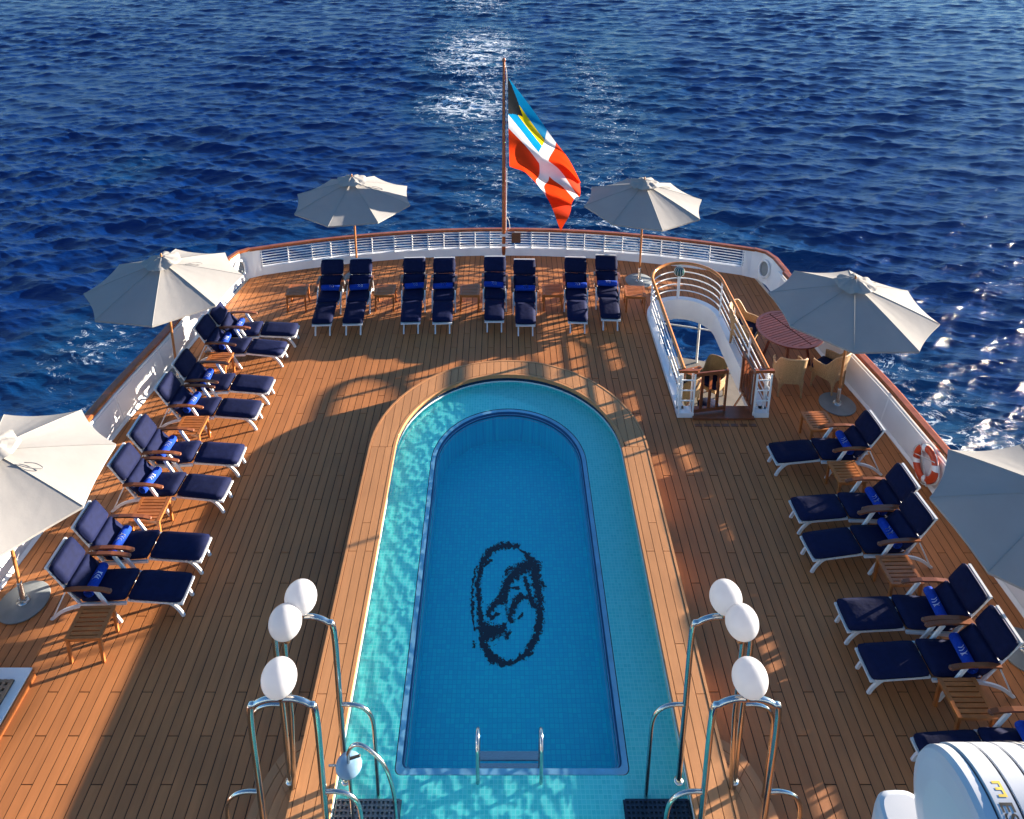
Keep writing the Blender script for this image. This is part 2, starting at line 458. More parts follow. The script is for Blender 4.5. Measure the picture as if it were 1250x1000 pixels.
PCX, PCY, RI, RO, HP = 0.11, 10.97, 1.915, 2.365, 0.37      # pool centre, radii and coping height
PNEAR = 3.6
SX0, SX1, SY0, SYC = 3.31, 4.84, 12.25, 15.28               # stairwell
SCX, SR = (SX0 + SX1) / 2, (SX1 - SX0) / 2

def clip_poly(poly, a, b):
    """keep what lies left of a->b"""
    out = []
    n = len(poly)
    for i in range(n):
        p, q = poly[i], poly[(i + 1) % n]
        sp = (b[0] - a[0]) * (p[1] - a[1]) - (b[1] - a[1]) * (p[0] - a[0])
        sq = (b[0] - a[0]) * (q[1] - a[1]) - (b[1] - a[1]) * (q[0] - a[0])
        if sp >= 0: out.append(p)
        if (sp >= 0) != (sq >= 0):
            t = sp / (sp - sq); out.append((p[0] + (q[0] - p[0]) * t, p[1] + (q[1] - p[1]) * t))
    return out
def clip_outline(poly):
    for a, b in zip(OUT, OUT[1:] + OUT[:1]):
        poly = clip_poly(poly, a, b)
        if len(poly) < 3: return []
    return poly

# ------------------------------------------------------------------ deck boards
def spans(x0, x1):
    """deck y-ranges free of the pool and the stairwell for a strip"""
    xm = (x0 + x1) / 2
    res = [(2.0, 19.0)]
    rm = (RI + RO) / 2
    if abs(xm - PCX) < rm:
        top = PCY + math.sqrt(max(rm ** 2 - (xm - PCX) ** 2, 0))
        res = [(top, 19.0)]
    if SX0 < xm < SX1:
        top = SYC + math.sqrt(max(SR ** 2 - (xm - SCX) ** 2, 0))
        res = [(2.0, SY0), (top, 19.0)]
    return res

def build_deck():
    W, U, G = 0.1305, 0.506, 0.0058
    deck = MB()
    boards = []
    i0 = int((-7.4 + 5.0) / W) - 1
    for i in range(i0, int((7.4 + 5.0) / W) + 1):
        x0 = -5.0 + i * W; x1 = x0 + W
        r = (2 * i) % 3
        for ya, yb in spans(x0, x1):
            p = clip_outline([(x0, ya), (x1, ya), (x1, yb), (x0, yb)])
            if len(p) >= 3: deck.prism(p, -0.03, -0.008, bottom=False)
            k = -20
            cuts = [ya] + [y for y in (8.2 + U * (r + 4 * k) for k in range(-6, 8)) if ya + 0.05 < y < yb - 0.05] + [yb]
            for a, b in zip(cuts, cuts[1:]):
                full = b - a > 4 * U - 0.01
                q = clip_outline([(x0 + G, a + G), (x1 - G, a + G), (x1 - G, b - G), (x0 + G, b - G)])
                if len(q) < 3: continue
                cx, cy = sum(t[0] for t in q) / len(q), sum(t[1] for t in q) / len(q)
                s = 10440 / (cy + 3.0); u = 613 + cx * s / 10.44; v = s - 180
                seen = -40 < u < 1290 and v < 1040
                area = abs(sum(q[j - 1][0] * q[j][1] - q[j][0] * q[j - 1][1] for j in range(len(q)))) / 2 * s ** 3
                boards.append((area if seen else 0, full and len(q) == 4, q))
    do = deck.build('deck', M['caulk']); tag(do, kind='structure')
    boards.sort(key=lambda t: -t[0])
    shared = None
    for a, full, q in boards[:300]:
        cx, cy = sum(t[0] for t in q) / len(q), sum(t[1] for t in q) / len(q)
        loc = [(x - cx, y - cy) for x, y in q]
        if full:
            if shared is None: shared = MB().prism(loc, -0.012, 0, bottom=False).mesh('plank', M['deck'])
            o = link('plank', shared, do)
        else:
            o = MB().prism(loc, -0.012, 0, bottom=False).build('plank', M['deck'], do)
        o.location = (cx, cy, 0)
    rest = MB()
    for a, full, q in boards[300:]: rest.prism(q, -0.012, 0, bottom=False)
    o = rest.build('plank', M['deck'], do); o['kind'] = 'stuff'
    return do
DECK = build_deck()

# ------------------------------------------------------------------ hull, lower deck
def offset_out(d, y0=None):
    res = []
    for x, y in OUT:
        n = Vector((x, (y - 9) * 0.75 if y > 16.5 else 0)).normalized()
        res.append((x + n.x * d, y + n.y * d))
    return res
hull = MB()
top = [(x, y, -2.62) for x, y in offset_out(-0.05)]
bot = [(x * 0.9, 2 + (y - 2) * 0.90, SEA_Z - 1) for x, y in OUT]
hull.strip(top, bot, True)
up = [(x, y, -0.03) for x, y in offset_out(0.02)]
mid = [(x, y, -0.45) for x, y in offset_out(0.02)]
hull.strip(up, mid, True)
ho = hull.build('hull', M['white']); tag(ho, kind='structure')
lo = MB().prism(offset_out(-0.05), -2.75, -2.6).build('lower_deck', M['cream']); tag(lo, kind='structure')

# ------------------------------------------------------------------ bulwark rails
def rail_bar(path, w, h):
    """flat-section rail along a path (w across, h high)"""
    mb = MB(); P = [Vector(p) for p in path]; rows = []
    for i, p in enumerate(P):
        d = (P[min(i + 1, len(P) - 1)] - P[max(i - 1, 0)]); d.z = 0; d.normalize()
        n = Vector((-d.y, d.x, 0)); c = 0.25
        prof = [(-.5, -.5), (-.5, .2), (-.32, .5), (.32, .5), (.5, .2), (.5, -.5)]
        rows.append([p + n * (a * w) + Vector((0, 0, b * h)) for a, b in prof])
    m = len(rows[0])
    vs = [v for r in rows for v in r]
    fs = [(i * m + k, i * m + (k + 1) % m, (i + 1) * m + (k + 1) % m, (i + 1) * m + k) for i in range(len(rows) - 1) for k in range(m)]
    fs += [tuple(reversed(range(m))), tuple(range(len(vs) - m, len(vs)))]
    return mb.add(vs, fs)

def aft_pt(x, z, off=0.0):
    """point on the stern line; off leans outwards"""
    n = Vector((0.0566 * x, 1)).normalized()
    return Vector((x + n.x * off, aft_y(x) + n.y * off, z))

XE = 5.93
stern = thing('stern_railing', 'white stern railing of thin horizontal bars under a brown varnished cap rail', 'railing', (0, 18.2, 0))
def child_of(o, root):
    """keep world placement when parenting to a moved, possibly turned, root"""
    o.parent = root
    mat_inv = Matrix.Translation(root.location) @ Matrix.Rotation(root.rotation_euler.z, 4, 'Z')
    o.matrix_parent_inverse = mat_inv.inverted()
    return o
xs = list(np.linspace(-XE, XE, 41))
k = MB()
A = [aft_pt(x, 0.0, 0.0) for x in xs]; B = [aft_pt(x, 0.19, 0.05) for x in xs]; D = [aft_pt(x, 0.20, 0.13) for x in xs]; E_ = [aft_pt(x, -0.03, 0.13) for x in xs]
k.strip(B, A); k.strip(D, B); k.strip(E_, D)
child_of(k.build('kerb_plate', M['white']), stern)
child_of(rail_bar([aft_pt(x, 0.665, 0.17) for x in np.linspace(-6.15, 6.15, 45)], 0.13, 0.055).build('cap_rail', M['varnish']), stern)
for j in range(6):
    z = 0.25 + j * 0.068
    child_of(MB().tube([aft_pt(x, z, 0.07 + z * 0.14) for x in xs], 0.0115, 6).build('bar', M['white']), stern)
for x in (-5.9, -4.75, -3.85, -2.75, -1.9, -1.1, -0.32, 0.32, 0.75, 1.65, 2.6, 3.5, 4.45, 5.9):
    m_ = MB(); p, q = aft_pt(x, 0.0, 0.04), aft_pt(x + (0.03 if x < 0 else -0.03) * 0, 0.64, 0.17)
    n = (aft_pt(x, 0, 1) - aft_pt(x, 0, 0))
    m_.bar(p, q, 0.022, 0.075, up=n)
    child_of(m_.build('stanchion', M['white']), stern)
for x in (-5.3, -4.3, -3.3, -2.3, -1.5, -0.7, 1.2, 2.1, 3.05, 4.0, 5.15):
    child_of(MB().tube([aft_pt(x, 0.2, 0.1), aft_pt(x, 0.64, 0.165)], 0.014, 6).build('stanchion', M['white']), stern)
m_ = MB(); m_.box((0.36, 18.29, 0.47), (0.23, 0.03, 0.28)); m_.box((0.36, 18.27, 0.47), (0.19, 0.02, 0.24))
child_of(m_.build('name_board', M['brass']), stern)

def bulwark(sg, label):
    root = thing('bulwark', label, 'bulwark', (sg * 6.9, 10, 0), 0, 'white side bulwarks with varnished cap rails')
    yy = list(np.linspace(2.2, 16.35, 41))
    base = lambda y, z, o=0.0: Vector((sg * (side_x(y) + o), y, z))
    # panels between posts
    py = [2.2, 3.6, 5.0, 6.4, 7.8, 9.2, 10.6, 12.0, 13.4, 14.8, 16.2]
    for a, b in zip(py, py[1:]):
        m = MB(); n = 5
        ya = [a + 0.02 + (b - a - 0.04) * i / n for i in range(n + 1)]
        lo_ = [base(y, 0.03, 0.01) for y in ya]; hi = [base(y, 0.545, 0.095) for y in ya]
        hb = [base(y, 0.545, 0.125) for y in ya]; lb = [base(y, 0.0, 0.04) for y in ya]
        for f in ((lo_, hi), (hi, hb), (hb, lb)): m.strip(*f)
        m.strip([lo_[0], hi[0]], [lb[0], hb[0]]); m.strip([lo_[-1], hi[-1]], [lb[-1], hb[-1]])
        child_of(m.build('wall_panel', M['panel']), root)
    for y in py:
        child_of(MB().bar(base(y, 0.0, 0.03), base(y, 0.67, 0.14), 0.045, 0.05, up=(0, 1, 0)).build('post', M['white']), root)
    child_of(MB().strip([base(y, 0.012, -0.035) for y in yy], [base(y, 0.06, 0.005) for y in yy]).strip([base(y, -0.01, -0.035) for y in yy], [base(y, 0.012, -0.035) for y in yy]).build('waterway', M['white']), root)
    child_of(rail_bar([base(y, 0.60, 0.105) for y in yy], 0.05, 0.045).build('under_rail', M['white']), root)
    child_of(rail_bar([base(y, 0.70, 0.165) for y in np.linspace(2.2, 16.15, 41)], 0.17, 0.06).build('cap_rail', M['varnish']), root)
    # closed corner with an oval fairlead
    ps = [Vector((sg * (side_x(16.2) + 0.02), 16.2, 0)), Vector((sg * 6.36, 16.75, 0)), Vector((sg * 6.25, 17.05, 0)), Vector((sg * 6.08, 17.14, 0)), Vector((sg * 5.92, aft_y(5.92) - 0.005, 0))]
    tp = [Vector((sg * 6.57, 16.2, 0.66)), Vector((sg * 6.52, 16.85, 0.65)), Vector((sg * 6.38, 17.22, 0.64)), Vector((sg * 6.15, 17.33, 0.64)), Vector((sg * 5.97, aft_y(5.97) + 0.155, 0.64))]
    m = MB(); m.strip(ps, tp, False)
    m.strip(tp, [t + (t - p).normalized() * 0 + Vector((sg * 0.10, 0.10, 0)) for t, p in zip(tp, ps)])
    m.strip([t + Vector((sg * 0.10, 0.10, 0)) for t in tp], [t + Vector((sg * 0.10, 0.10, -0.7)) for t in tp])
    child_of(m.build('corner_plate', M['white']), root)
    # oval fairlead ring on the corner
    c = (ps[1] + tp[1]) / 2 * 0.5 + (ps[2] + tp[2]) / 2 * 0.5
    ax = (tp[2] - tp[1]); ax.normalize(); upv = ((tp[1] + tp[2]) - (ps[1] + ps[2])).normalized(); nn = ax.cross(upv); nn.normalize()
    if nn.y > 0: nn = -nn
    ring = [c + nn * 0.03 + ax * (0.17 * math.cos(t)) + upv * (0.2 * math.sin(t)) for t in np.linspace(0, 2 * PI, 24, endpoint=False)]
    fr = child_of(MB().tube(ring, 0.03, 6, closed=True).build('fairlead', M['white']), root)
    disc = MB(); disc.add([c + nn * 0.012] + [c + nn * 0.012 + (q - c - nn * 0.03) * 0.95 for q in ring], [(0, i + 1, (i + 1) % 24 + 1) for i in range(24)])
    child_of(disc.build('fairlead_plate', M['metaldisc']), root)
    child_of(rail_bar([Vector((sg * 6.60, 16.2, 0.69)), Vector((sg * 6.55, 16.85, 0.685)), Vector((sg * 6.44, 17.15, 0.68)), Vector((sg * 6.20, 17.33, 0.672))], 0.13, 0.05).build('cap_rail', M['varnish']), root)
    return root
bulwark(-1, 'white bulwark with lit cap rail along the left side behind the loungers')
bulwark(1, 'shaded white bulwark along the right side with a lifebuoy on it')

# ------------------------------------------------------------------ pool
pool = thing('swimming_pool', 'raised round ended swimming pool with turquoise shelf, deep blue centre and timber coping', 'pool', (PCX, 8, 0))
def stadium(r, ynear, n=40, cx=PCX, cy=PCY):
    return [(cx + r, ynear)] + arc(cx, cy, r, 0, 180, n) + [(cx - r, ynear)]
def lift(p, z): return [Vector((x, y, z)) for x, y in p]
# outer wall and inner wall
o_, i_ = stadium(RO - 0.012, PNEAR), stadium(RI + 0.012, PNEAR)
m = MB(); m.strip(lift(o_, -0.03), lift(o_, HP - 0.03)); child_of(m.build('outer_wall', M['poolwall']), pool)
m = MB(); m.strip(lift(i_, HP - 0.03), lift(i_, 0.19)); child_of(m.build('inner_wall', M['navytile']), pool)
m = MB(); m.strip(lift(stadium(RI + 0.011, PNEAR), 0.226), lift(stadium(RI + 0.002, PNEAR), 0.222)); m.strip(lift(stadium(RI + 0.002, PNEAR), 0.222), lift(stadium(RI + 0.004, PNEAR), 0.196)); child_of(m.build('waterline_trim', M['poolline']), pool)
m = MB(); m.strip(lift(stadium(RI + 0.004, PNEAR), 0.196), lift(stadium(RI + 0.004, PNEAR), 0.095)); child_of(m.build('shelf_wall', M['tile']), pool)
m = MB(); m.strip(lift(o_, HP - 0.014), lift(i_, HP - 0.014)); child_of(m.build('coping_bed', M['caulk']), pool)
# coping edge strips
def ring_strip(ra, rb, z0, z1):
    a, b = stadium(ra, PNEAR), stadium(rb, PNEAR); mm = MB()
    mm.strip(lift(a, z1), lift(b, z1)); mm.strip(lift(a, z0), lift(a, z1)); mm.strip(lift(b, z1), lift(b, z0))
    return mm
child_of(ring_strip(RO, RO - 0.035, HP - 0.06, HP + 0.004).build('coping_edge', M['coping']), pool)
child_of(ring_strip(RI + 0.045, RI, HP - 0.075, HP + 0.002).build('coping_edge', M['coping']), pool)
# coping boards: all laid lengthwise, trimmed to the ring
ro, ri, g = RO - 0.040, RI + 0.050, 0.004
W = (ro - ri) / 3
cols = [(ri + j * W, ri + (j + 1) * W) for j in range(3)]
for sg in (-1, 1):
    for j, (a, b) in enumerate(cols):
        yy = [PNEAR + (0.5 if j % 2 else 0), 5.62 + 0.0 * j, 7.75, 9.75]
        cuts = [PNEAR, 5.55 + 0.02 * (j % 2), 6.9 + 0.62 * (j % 2), 8.9 + 0.5 * (j % 2), PCY]
        for y0, y1 in zip(cuts, cuts[1:]):
            x0, x1 = PCX + sg * a, PCX + sg * b
            if x0 > x1: x0, x1 = x1, x0
            child_of(MB().prism([(x0 + g, y0 + g), (x1 - g, y0 + g), (x1 - g, y1 - g), (x0 + g, y1 - g)], HP - 0.02, HP, bottom=False).build('coping_board', M['coping']), pool)
nb = 34; WB = 2 * ro / nb
for j in range(nb):
    x0, x1 = -ro + j * WB + g, -ro + (j + 1) * WB - g
    xs4 = np.linspace(x0, x1, 5)
    hi = [(x, math.sqrt(max(ro * ro - x * x, 0))) for x in xs4]
    lo_ = [(x, math.sqrt(max(ri * ri - x * x, 0)) if abs(x) < ri else 0.0) for x in xs4]
    poly = [(PCX + x, PCY + y + g) for x, y in lo_] + [(PCX + x, PCY + max(y, 0) ) for x, y in reversed(hi)]
    if min(h[1] - l[1] for h, l in zip(hi, lo_)) < 0.0: continue
    child_of(MB().prism(poly, HP - 0.02, HP, bottom=False).build('coping_board', M['coping']), pool)
# shelf, border, deep basin
RD, CYD, YD0 = 1.235, 10.88, 6.27
def deepring(r, ynear, z, n=40):
    c = 0.10; rr = 0.07
    pts = [(PCX + r - rr, ynear)] + [(PCX + r - rr + rr * math.sin(t), ynear + rr - rr * math.cos(t)) for t in (0.4, 0.8, 1.2, PI / 2)] + arc(PCX, CYD, r, 0, 180, n) + [(PCX - r + rr - rr * math.sin(t), ynear + rr - rr * math.cos(t)) for t in (PI / 2, 1.2, 0.8, 0.4)] + [(PCX - r + rr, ynear)]
    return lift(pts, z)
ZS = 0.10
n_ = 40
outer = [Vector((PCX + RI + 0.006, YD0 - 0.08, ZS))] * 1 + [Vector((PCX + RI + 0.006, YD0 - 0.05, ZS))] * 4
outer = [Vector((PCX + RI, YD0 - 0.08 + 0.02 * i, ZS)) for i in range(5)] + [Vector((x, y, ZS)) for x, y in arc(PCX, PCY, RI + 0.004, 0, 180, n_)] + [Vector((PCX - RI, YD0 - 0.08 + 0.02 * i, ZS)) for i in range(4, -1, -1)]
inner = deepring(RD + 0.085, YD0 - 0.085, ZS)
m = MB(); m.strip(outer, inner)
m.add([(PCX - RI, PNEAR, ZS), (PCX + RI, PNEAR, ZS), (PCX + RI, YD0 - 0.08, ZS), inner[0], inner[-1], (PCX - RI, YD0 - 0.08, ZS)], [(0, 1, 2, 3, 4, 5)])
m.add([(PCX - RI, PNEAR, ZS), (PCX + RI, PNEAR, ZS), (PCX + RI, PNEAR, HP), (PCX - RI, PNEAR, HP)], [(0, 1, 2, 3)])
child_of(m.build('shelf', M['tile']), pool)
def band(r0, y0, z0, r1, y1, z1): 
    return deepring(r0, y0, z0), deepring(r1, y1, z1)
m = MB(); m.strip(*band(RD + 0.085, YD0 - 0.085, ZS, RD + 0.075, YD0 - 0.075, ZS - 0.015), closed=True); child_of(m.build('joint_line', M['navytile']), pool)
m = MB(); m.strip(*band(RD + 0.075, YD0 - 0.075, ZS - 0.012, RD + 0.012, YD0 - 0.012, ZS - 0.012), closed=True); child_of(m.build('border_band', M['poolband']), pool)
m = MB(); m.strip(*band(RD + 0.012, YD0 - 0.012, ZS - 0.012, RD, YD0, ZS - 0.14), closed=True); m.strip(*band(RD, YD0, ZS - 0.14, RD - 0.022, YD0 + 0.022, ZS - 0.14), closed=True); child_of(m.build('basin_step', M['deepedge']), pool)
for dr, zz in ((0.012, -0.08), (0.04, -0.17)):
    child_of(MB().tube(deepring(RD - dr, YD0 + dr, ZS + zz), 0.008, 5, closed=True).build('basin_pipe', M['poolband']), pool)
ZF = -0.9
m = MB(); m.strip(*band(RD - 0.022, YD0 + 0.022, ZS - 0.14, RD - 0.03, YD0 + 0.03, ZF), closed=True)
fl = deepring(RD - 0.03, YD0 + 0.03, ZF); m.add(fl, [tuple(range(len(fl)))])
child_of(m.build('basin', M['deep']), pool)
# water sheet
def pool_water():
    rng = np.random.default_rng(3)
    st = 0.019
    xs_ = np.arange(PCX - RI - 0.05, PCX + RI + 0.08, st); ys_ = np.arange(PNEAR, PCY + RI + 0.08, st)
    Xg, Yg = np.meshgrid(xs_, ys_, indexing='ij'); Z = np.zeros_like(Xg)
    for i in range(40):
        lam = math.exp(rng.uniform(math.log(0.09), math.log(0.42))); th = rng.uniform(0, 2 * PI)
        Z += 0.0027 * lam / (2 * PI) * rng.uniform(0.5, 1.5) * np.sin(2 * PI / lam * (math.cos(th) * Xg + math.sin(th) * Yg) + rng.uniform(0, 6.28))
    nx, ny = Xg.shape; vs = np.stack([Xg, Yg, Z + 0.205], -1).reshape(-1, 3).tolist()
    fs = []
    for i in range(nx - 1):
        for j in range(ny - 1):
            cx, cy = xs_[i] + st / 2 - PCX, ys_[j] + st / 2
            if (abs(cx) if cy < PCY else math.hypot(cx, cy - PCY)) < RI + 0.03:
                fs.append((i * ny + j, (i + 1) * ny + j, (i + 1) * ny + j + 1, i * ny + j + 1))
    o = child_of(MB().add(vs, fs, True).build('water', M['poolwater']), pool)
    o.cycles.is_caustics_caster = True
pool_water()
for o in pool.children:
    if o.name.split('.')[0] in ('shelf', 'basin', 'border_band', 'basin_step', 'inner_wall', 'joint_line'): o.cycles.is_caustics_receiver = True

# emblem: oval of mosaic chips with an S-shaped swirl, laid on the basin floor
def emblem():
    from mathutils import noise
    fz = 1 - ZF / 10
    cu, cv = 619.5, 757
    q_ = cv + 180
    ex, ey = (cu - 613) * 10.44 * fz / q_, fz * (10440 / q_ - 3)
    ax = 45 * 10.44 * fz / q_
    ay = 0.5 * fz * 10440 * (1 / (cv - 76 + 180) - 1 / (cv + 76 + 180))
    # brush strokes: centre line and half widths, drawn on a 480 x 810 field
    ST = [([(350, 130), (230, 190), (180, 280), (165, 400), (180, 560), (190, 640), (230, 750)], [14, 17, 15, 14, 13, 17, 24]),
          ([(150, 290), (130, 400), (135, 600), (155, 700)], [5, 6, 6, 5]),
          ([(240, 170), (330, 130), (430, 140)], [16, 21, 15]), ([(430, 150), (500, 205)], [5, 8]),
          ([(500, 215), (545, 290), (550, 400), (570, 520), (562, 650), (530, 750), (470, 840), (400, 885), (330, 890)], [22, 34, 26, 19, 19, 18, 18, 8, 18]),
          ([(330, 890), (260, 860), (215, 800), (200, 740)], [20, 22, 18, 16]),
          ([(490, 285), (420, 325), (350, 410), (330, 510), (275, 540), (232, 600), (255, 632), (300, 600)], [36, 36, 24, 30, 20, 12, 10, 8]),
          ([(200, 675), (260, 715), (320, 705), (340, 670)], [26, 42, 26, 10]),
          ([(375, 640), (388, 560), (440, 492), (500, 505), (540, 560)], [17, 20, 18, 12, 14]),
          ([(480, 370), (500, 470), (540, 560)], [11, 13, 12]), ([(350, 320), (390, 292)], [7, 9]), ([(430, 630), (455, 602)], [5, 7]), ([(350, 745), (375, 715)], [12, 10]),
          ([(590, 400), (600, 430)], [12, 10]), ([(400, 430), (440, 440)], [7, 6]), ([(205, 220), (250, 240), (200, 280)], [9, 10, 8]), ([(150, 770), (155, 800)], [5, 5]), ([(480, 850), (510, 835)], [8, 6])]
    segs = [(p, q, a, b) for pts, ws in ST for p, q, a, b in zip(pts, pts[1:], ws, ws[1:])]
    mb = MB()
    NX, NY = 230, 380
    gx, gy = 100 + 520 * (np.arange(NX) + 0.5) / NX, 95 + 840 * (np.arange(NY) + 0.5) / NY
    nf = lambda sc, seed: np.array([[noise.noise((x * sc, y * sc, seed)) for x in gx] for y in gy])
    wx = gx[None, :] + 9 * nf(0.03, 1.0) + 7 * nf(0.10, 4.0); wy = gy[:, None] + 9 * nf(0.03, 7.0) + 7 * nf(0.10, 9.0)
    k = 1.16 + 1.0 * nf(0.05, 2.0) + 0.75 * nf(0.15, 5.0) + 0.45 * nf(0.30, 6.0)
    fill = np.zeros((NY, NX), bool)
    for (x0, y0), (x1, y1), a, b in segs:
        dx, dy = x1 - x0, y1 - y0
        t = np.clip(((wx - x0) * dx + (wy - y0) * dy) / (dx * dx + dy * dy), 0, 1)
        r = (a + (b - a) * t) * k
        fill |= (r > 0) & ((wx - x0 - t * dx) ** 2 + (wy - y0 - t * dy) ** 2 < r * r)
    tx = lambda x: ex + (x - 360) / 240 * ax
    ty = lambda y: ey - (y - 515) / 405 * ay
    hx, hy = 260 / NX, 420 / NY
    for j in range(NY):                      # chips of one row that touch are one strip
        i = 0
        while i < NX:
            if fill[j, i]:
                i0 = i
                while i < NX and fill[j, i]: i += 1
                xa, xb, ya, yb = tx(gx[i0] - hx), tx(gx[i - 1] + hx), ty(gy[j] + hy), ty(gy[j] - hy)
                mb.add([(xa, ya, ZF + 0.005), (xb, ya, ZF + 0.005), (xb, yb, ZF + 0.005), (xa, yb, ZF + 0.005)], [(0, 1, 2, 3)])
            else: i += 1
    o = child_of(mb.build('emblem', M['emblem']), pool); o['kind'] = 'stuff'; o.cycles.is_caustics_receiver = True
emblem()

# curved steps beside the pool
def steps(sg, label):
    root = thing('pool_steps', label, 'steps', (PCX + sg * 2.4, 5, 0), 0, 'curved timber steps beside the pool')
    for wd, b, z in ((0.50, 1.05, 0.135), (0.24, 0.62, 0.27)):
        m0 = MB(); x0 = RO - 0.01; yc = 6.57 - b if wd > 0.4 else 6.15 - b
        # boards follow the curve: three bands
        nb_ = 4 if wd > 0.4 else 2
        pr = [(PCX + sg * x0, 3.7), (PCX + sg * (x0 + wd), 3.7)] + [(PCX + sg * (x0 + wd * math.cos(t)), yc + b * math.sin(t)) for t in np.linspace(0, PI / 2, 16)]
        if sg < 0: pr = pr[::-1]
        child_of(m0.prism(pr, -0.005 if z < 0.2 else 0.13, z - 0.012, bottom=False).build('riser', M['coping']), root)
        for j in range(nb_):
            fa, fb = 1 - j / nb_ * 0.9, 1 - (j + 1) / nb_ * 0.9
            for t0, t1 in ((-1, 0), (0, 0.55), (0.55, 1)):
                if t0 < 0:
                    q = [(PCX + sg * (x0 + wd * fa - 0.004), 3.7), (PCX + sg * (x0 + wd * fa - 0.004), yc - 0.005), (PCX + sg * (x0 + wd * fb + 0.004), yc - 0.005), (PCX + sg * (x0 + wd * fb + 0.004), 3.7)]
                else:
                    ts = np.linspace(t0 * PI / 2 + 0.008, t1 * PI / 2 - 0.008, 8)
                    fbb = lambda f: (wd * f, b - wd * (1 - f))
                    (wa, ba), (wb, bb) = fbb(fa - 0.008), fbb(fb + 0.008)
                    q = [(PCX + sg * (x0 + wa * math.cos(t)), yc + ba * math.sin(t)) for t in ts] + [(PCX + sg * (x0 + wb * math.cos(t)), yc + bb * math.sin(t)) for t in reversed(ts)]
                area = sum(q[i - 1][0] * q[i][1] - q[i][0] * q[i - 1][1] for i in range(len(q)))
                if area < 0: q = q[::-1]
                child_of(MB().prism(q, z - 0.02, z, bottom=False).build('step_board', M['coping']), root)
steps(1, 'curved timber pool steps lit by the sun at the right of the coping')
steps(-1, 'curved timber pool steps in shade at the left of the coping')

# pool ladder
def ladder():
    root = thing('pool_ladder', 'small stainless ladder with two hooped rails at the near edge of the deep basin', 'ladder', (PCX, YD0, 0.1))
    for x in (-0.27, 0.43):
        p = [(x, YD0 - 0.16, 0.08), (x, YD0 - 0.16, 0.55), (x, YD0 - 0.13, 0.64), (x, YD0 - 0.05, 0.69), (x, YD0 + 0.04, 0.66), (x, YD0 + 0.08, 0.57), (x, YD0 + 0.085, 0.4), (x, YD0 + 0.085, -0.7)]
        child_of(MB().tube(smooth_path(p, 4), 0.021, 8).build('rail', M['steel']), root)
    for z in (0.12, -0.16, -0.44):
        child_of(MB().box((0.08, YD0 + 0.10, z), (0.66, 0.09, 0.03)).build('rung', M['steel']), root)
ladder()

# ------------------------------------------------------------------ lamps on handrail arches
def hoop(x0, x1, y, zb0, zb1, zt, r):
    p = [(x0, y, zb0)] + [(x0, y, zb0 + (zt - 0.2 - zb0) * t) for t in (0.5, 1)] + [(x0 + 0.06, y, zt - 0.07), (x0 + 0.18, y, zt - 0.005)] + [((x0 + x1) / 2, y, zt)] + [(x1 - 0.18, y, zt - 0.005), (x1 - 0.06, y, zt - 0.07)] + [(x1, y, zb1 + (zt - 0.2 - zb1) * t) for t in (1, 0.5)] + [(x1, y, zb1)]
    return MB().tube(smooth_path(p, 4), r, 10)
def globe(root, c, r=0.158):
    prof = [(max(r * math.sin(t), 0.0005), -r * math.cos(t)) for t in np.linspace(0.05, PI - 0.0, 20)]
    g_ = MB().lathe(prof, 32, c).build('globe', M['globe']); child_of(g_, root)
    child_of(MB().lathe([(0.0005, -r - 0.09), (0.03, -r - 0.09), (0.045, -r - 0.03), (0.045, -r + 0.012), (0.0005, -r + 0.012)], 16, c).build('collar', M['steel']), root)
def arch(sg, y, label, wood_leg, branch):
    xa, xb = PCX + sg * 2.40, PCX + sg * 1.80       # outer, inner leg
    root = thing('lamp_arch', label, 'lamp', ((xa + xb) / 2, y, 0), 0, 'stainless handrail arches carrying globe lamps')
    zt = 2.70
    child_of(hoop(min(xa, xb), max(xa, xb), y, HP if xa > xb else 0.28, HP if xa < xb else 0.28, zt, 0.030).build('hoop', M['steel']), root)
    globe(root, ((xa + xb) / 2, y, zt + 0.25))
    for x, d, zb in ((xa, sg, 0.02), (xb, -sg, 0.10)):
        p = [(x, y, 1.50), (x + d * 0.14, y, 1.50), (x + d * 0.26, y, 1.44), (x + d * 0.33, y, 1.28), (x + d * 0.34, y, 0.9), (x + d * 0.34, y, zb)]
        child_of(MB().tube(smooth_path(p, 4), 0.022, 8).build('handrail', M['steel']), root)
        child_of(MB().lathe([(0.0005, 0.012), (0.05, 0.012), (0.05, 0)], 14, (x, y, HP + 0.001)).build('flange', M['steel']), root)
    return root
for sg, side in ((-1, 'left'), (1, 'right')):
    arch(sg, 5.98, f'stainless arch with the farthest white globe lamp of the {side} group by the pool', False, True)
    arch(sg, 5.19, f'stainless arch with the nearest white globe lamp of the {side} group by the pool', False, True)
    # middle lamp on a post
    x = PCX + sg * 2.23
    root = thing('lamp_post', f'white globe on a thin steel post between the two arches left of the pool' if sg < 0 else 'white globe on a thin steel post between the two arches right of the pool', 'lamp', (x, 5.85, 0), 0, 'globe lamps on single posts')
    child_of(MB().tube([(PCX + sg * 2.36, 5.93, HP - 0.12), (x + sg * 0.02, 5.80, 1.6), (x, 5.76, 2.72)], 0.026, 10).build('pole', M['steel']), root)
    globe(root, (x - sg * 0.03, 5.76, 2.90))

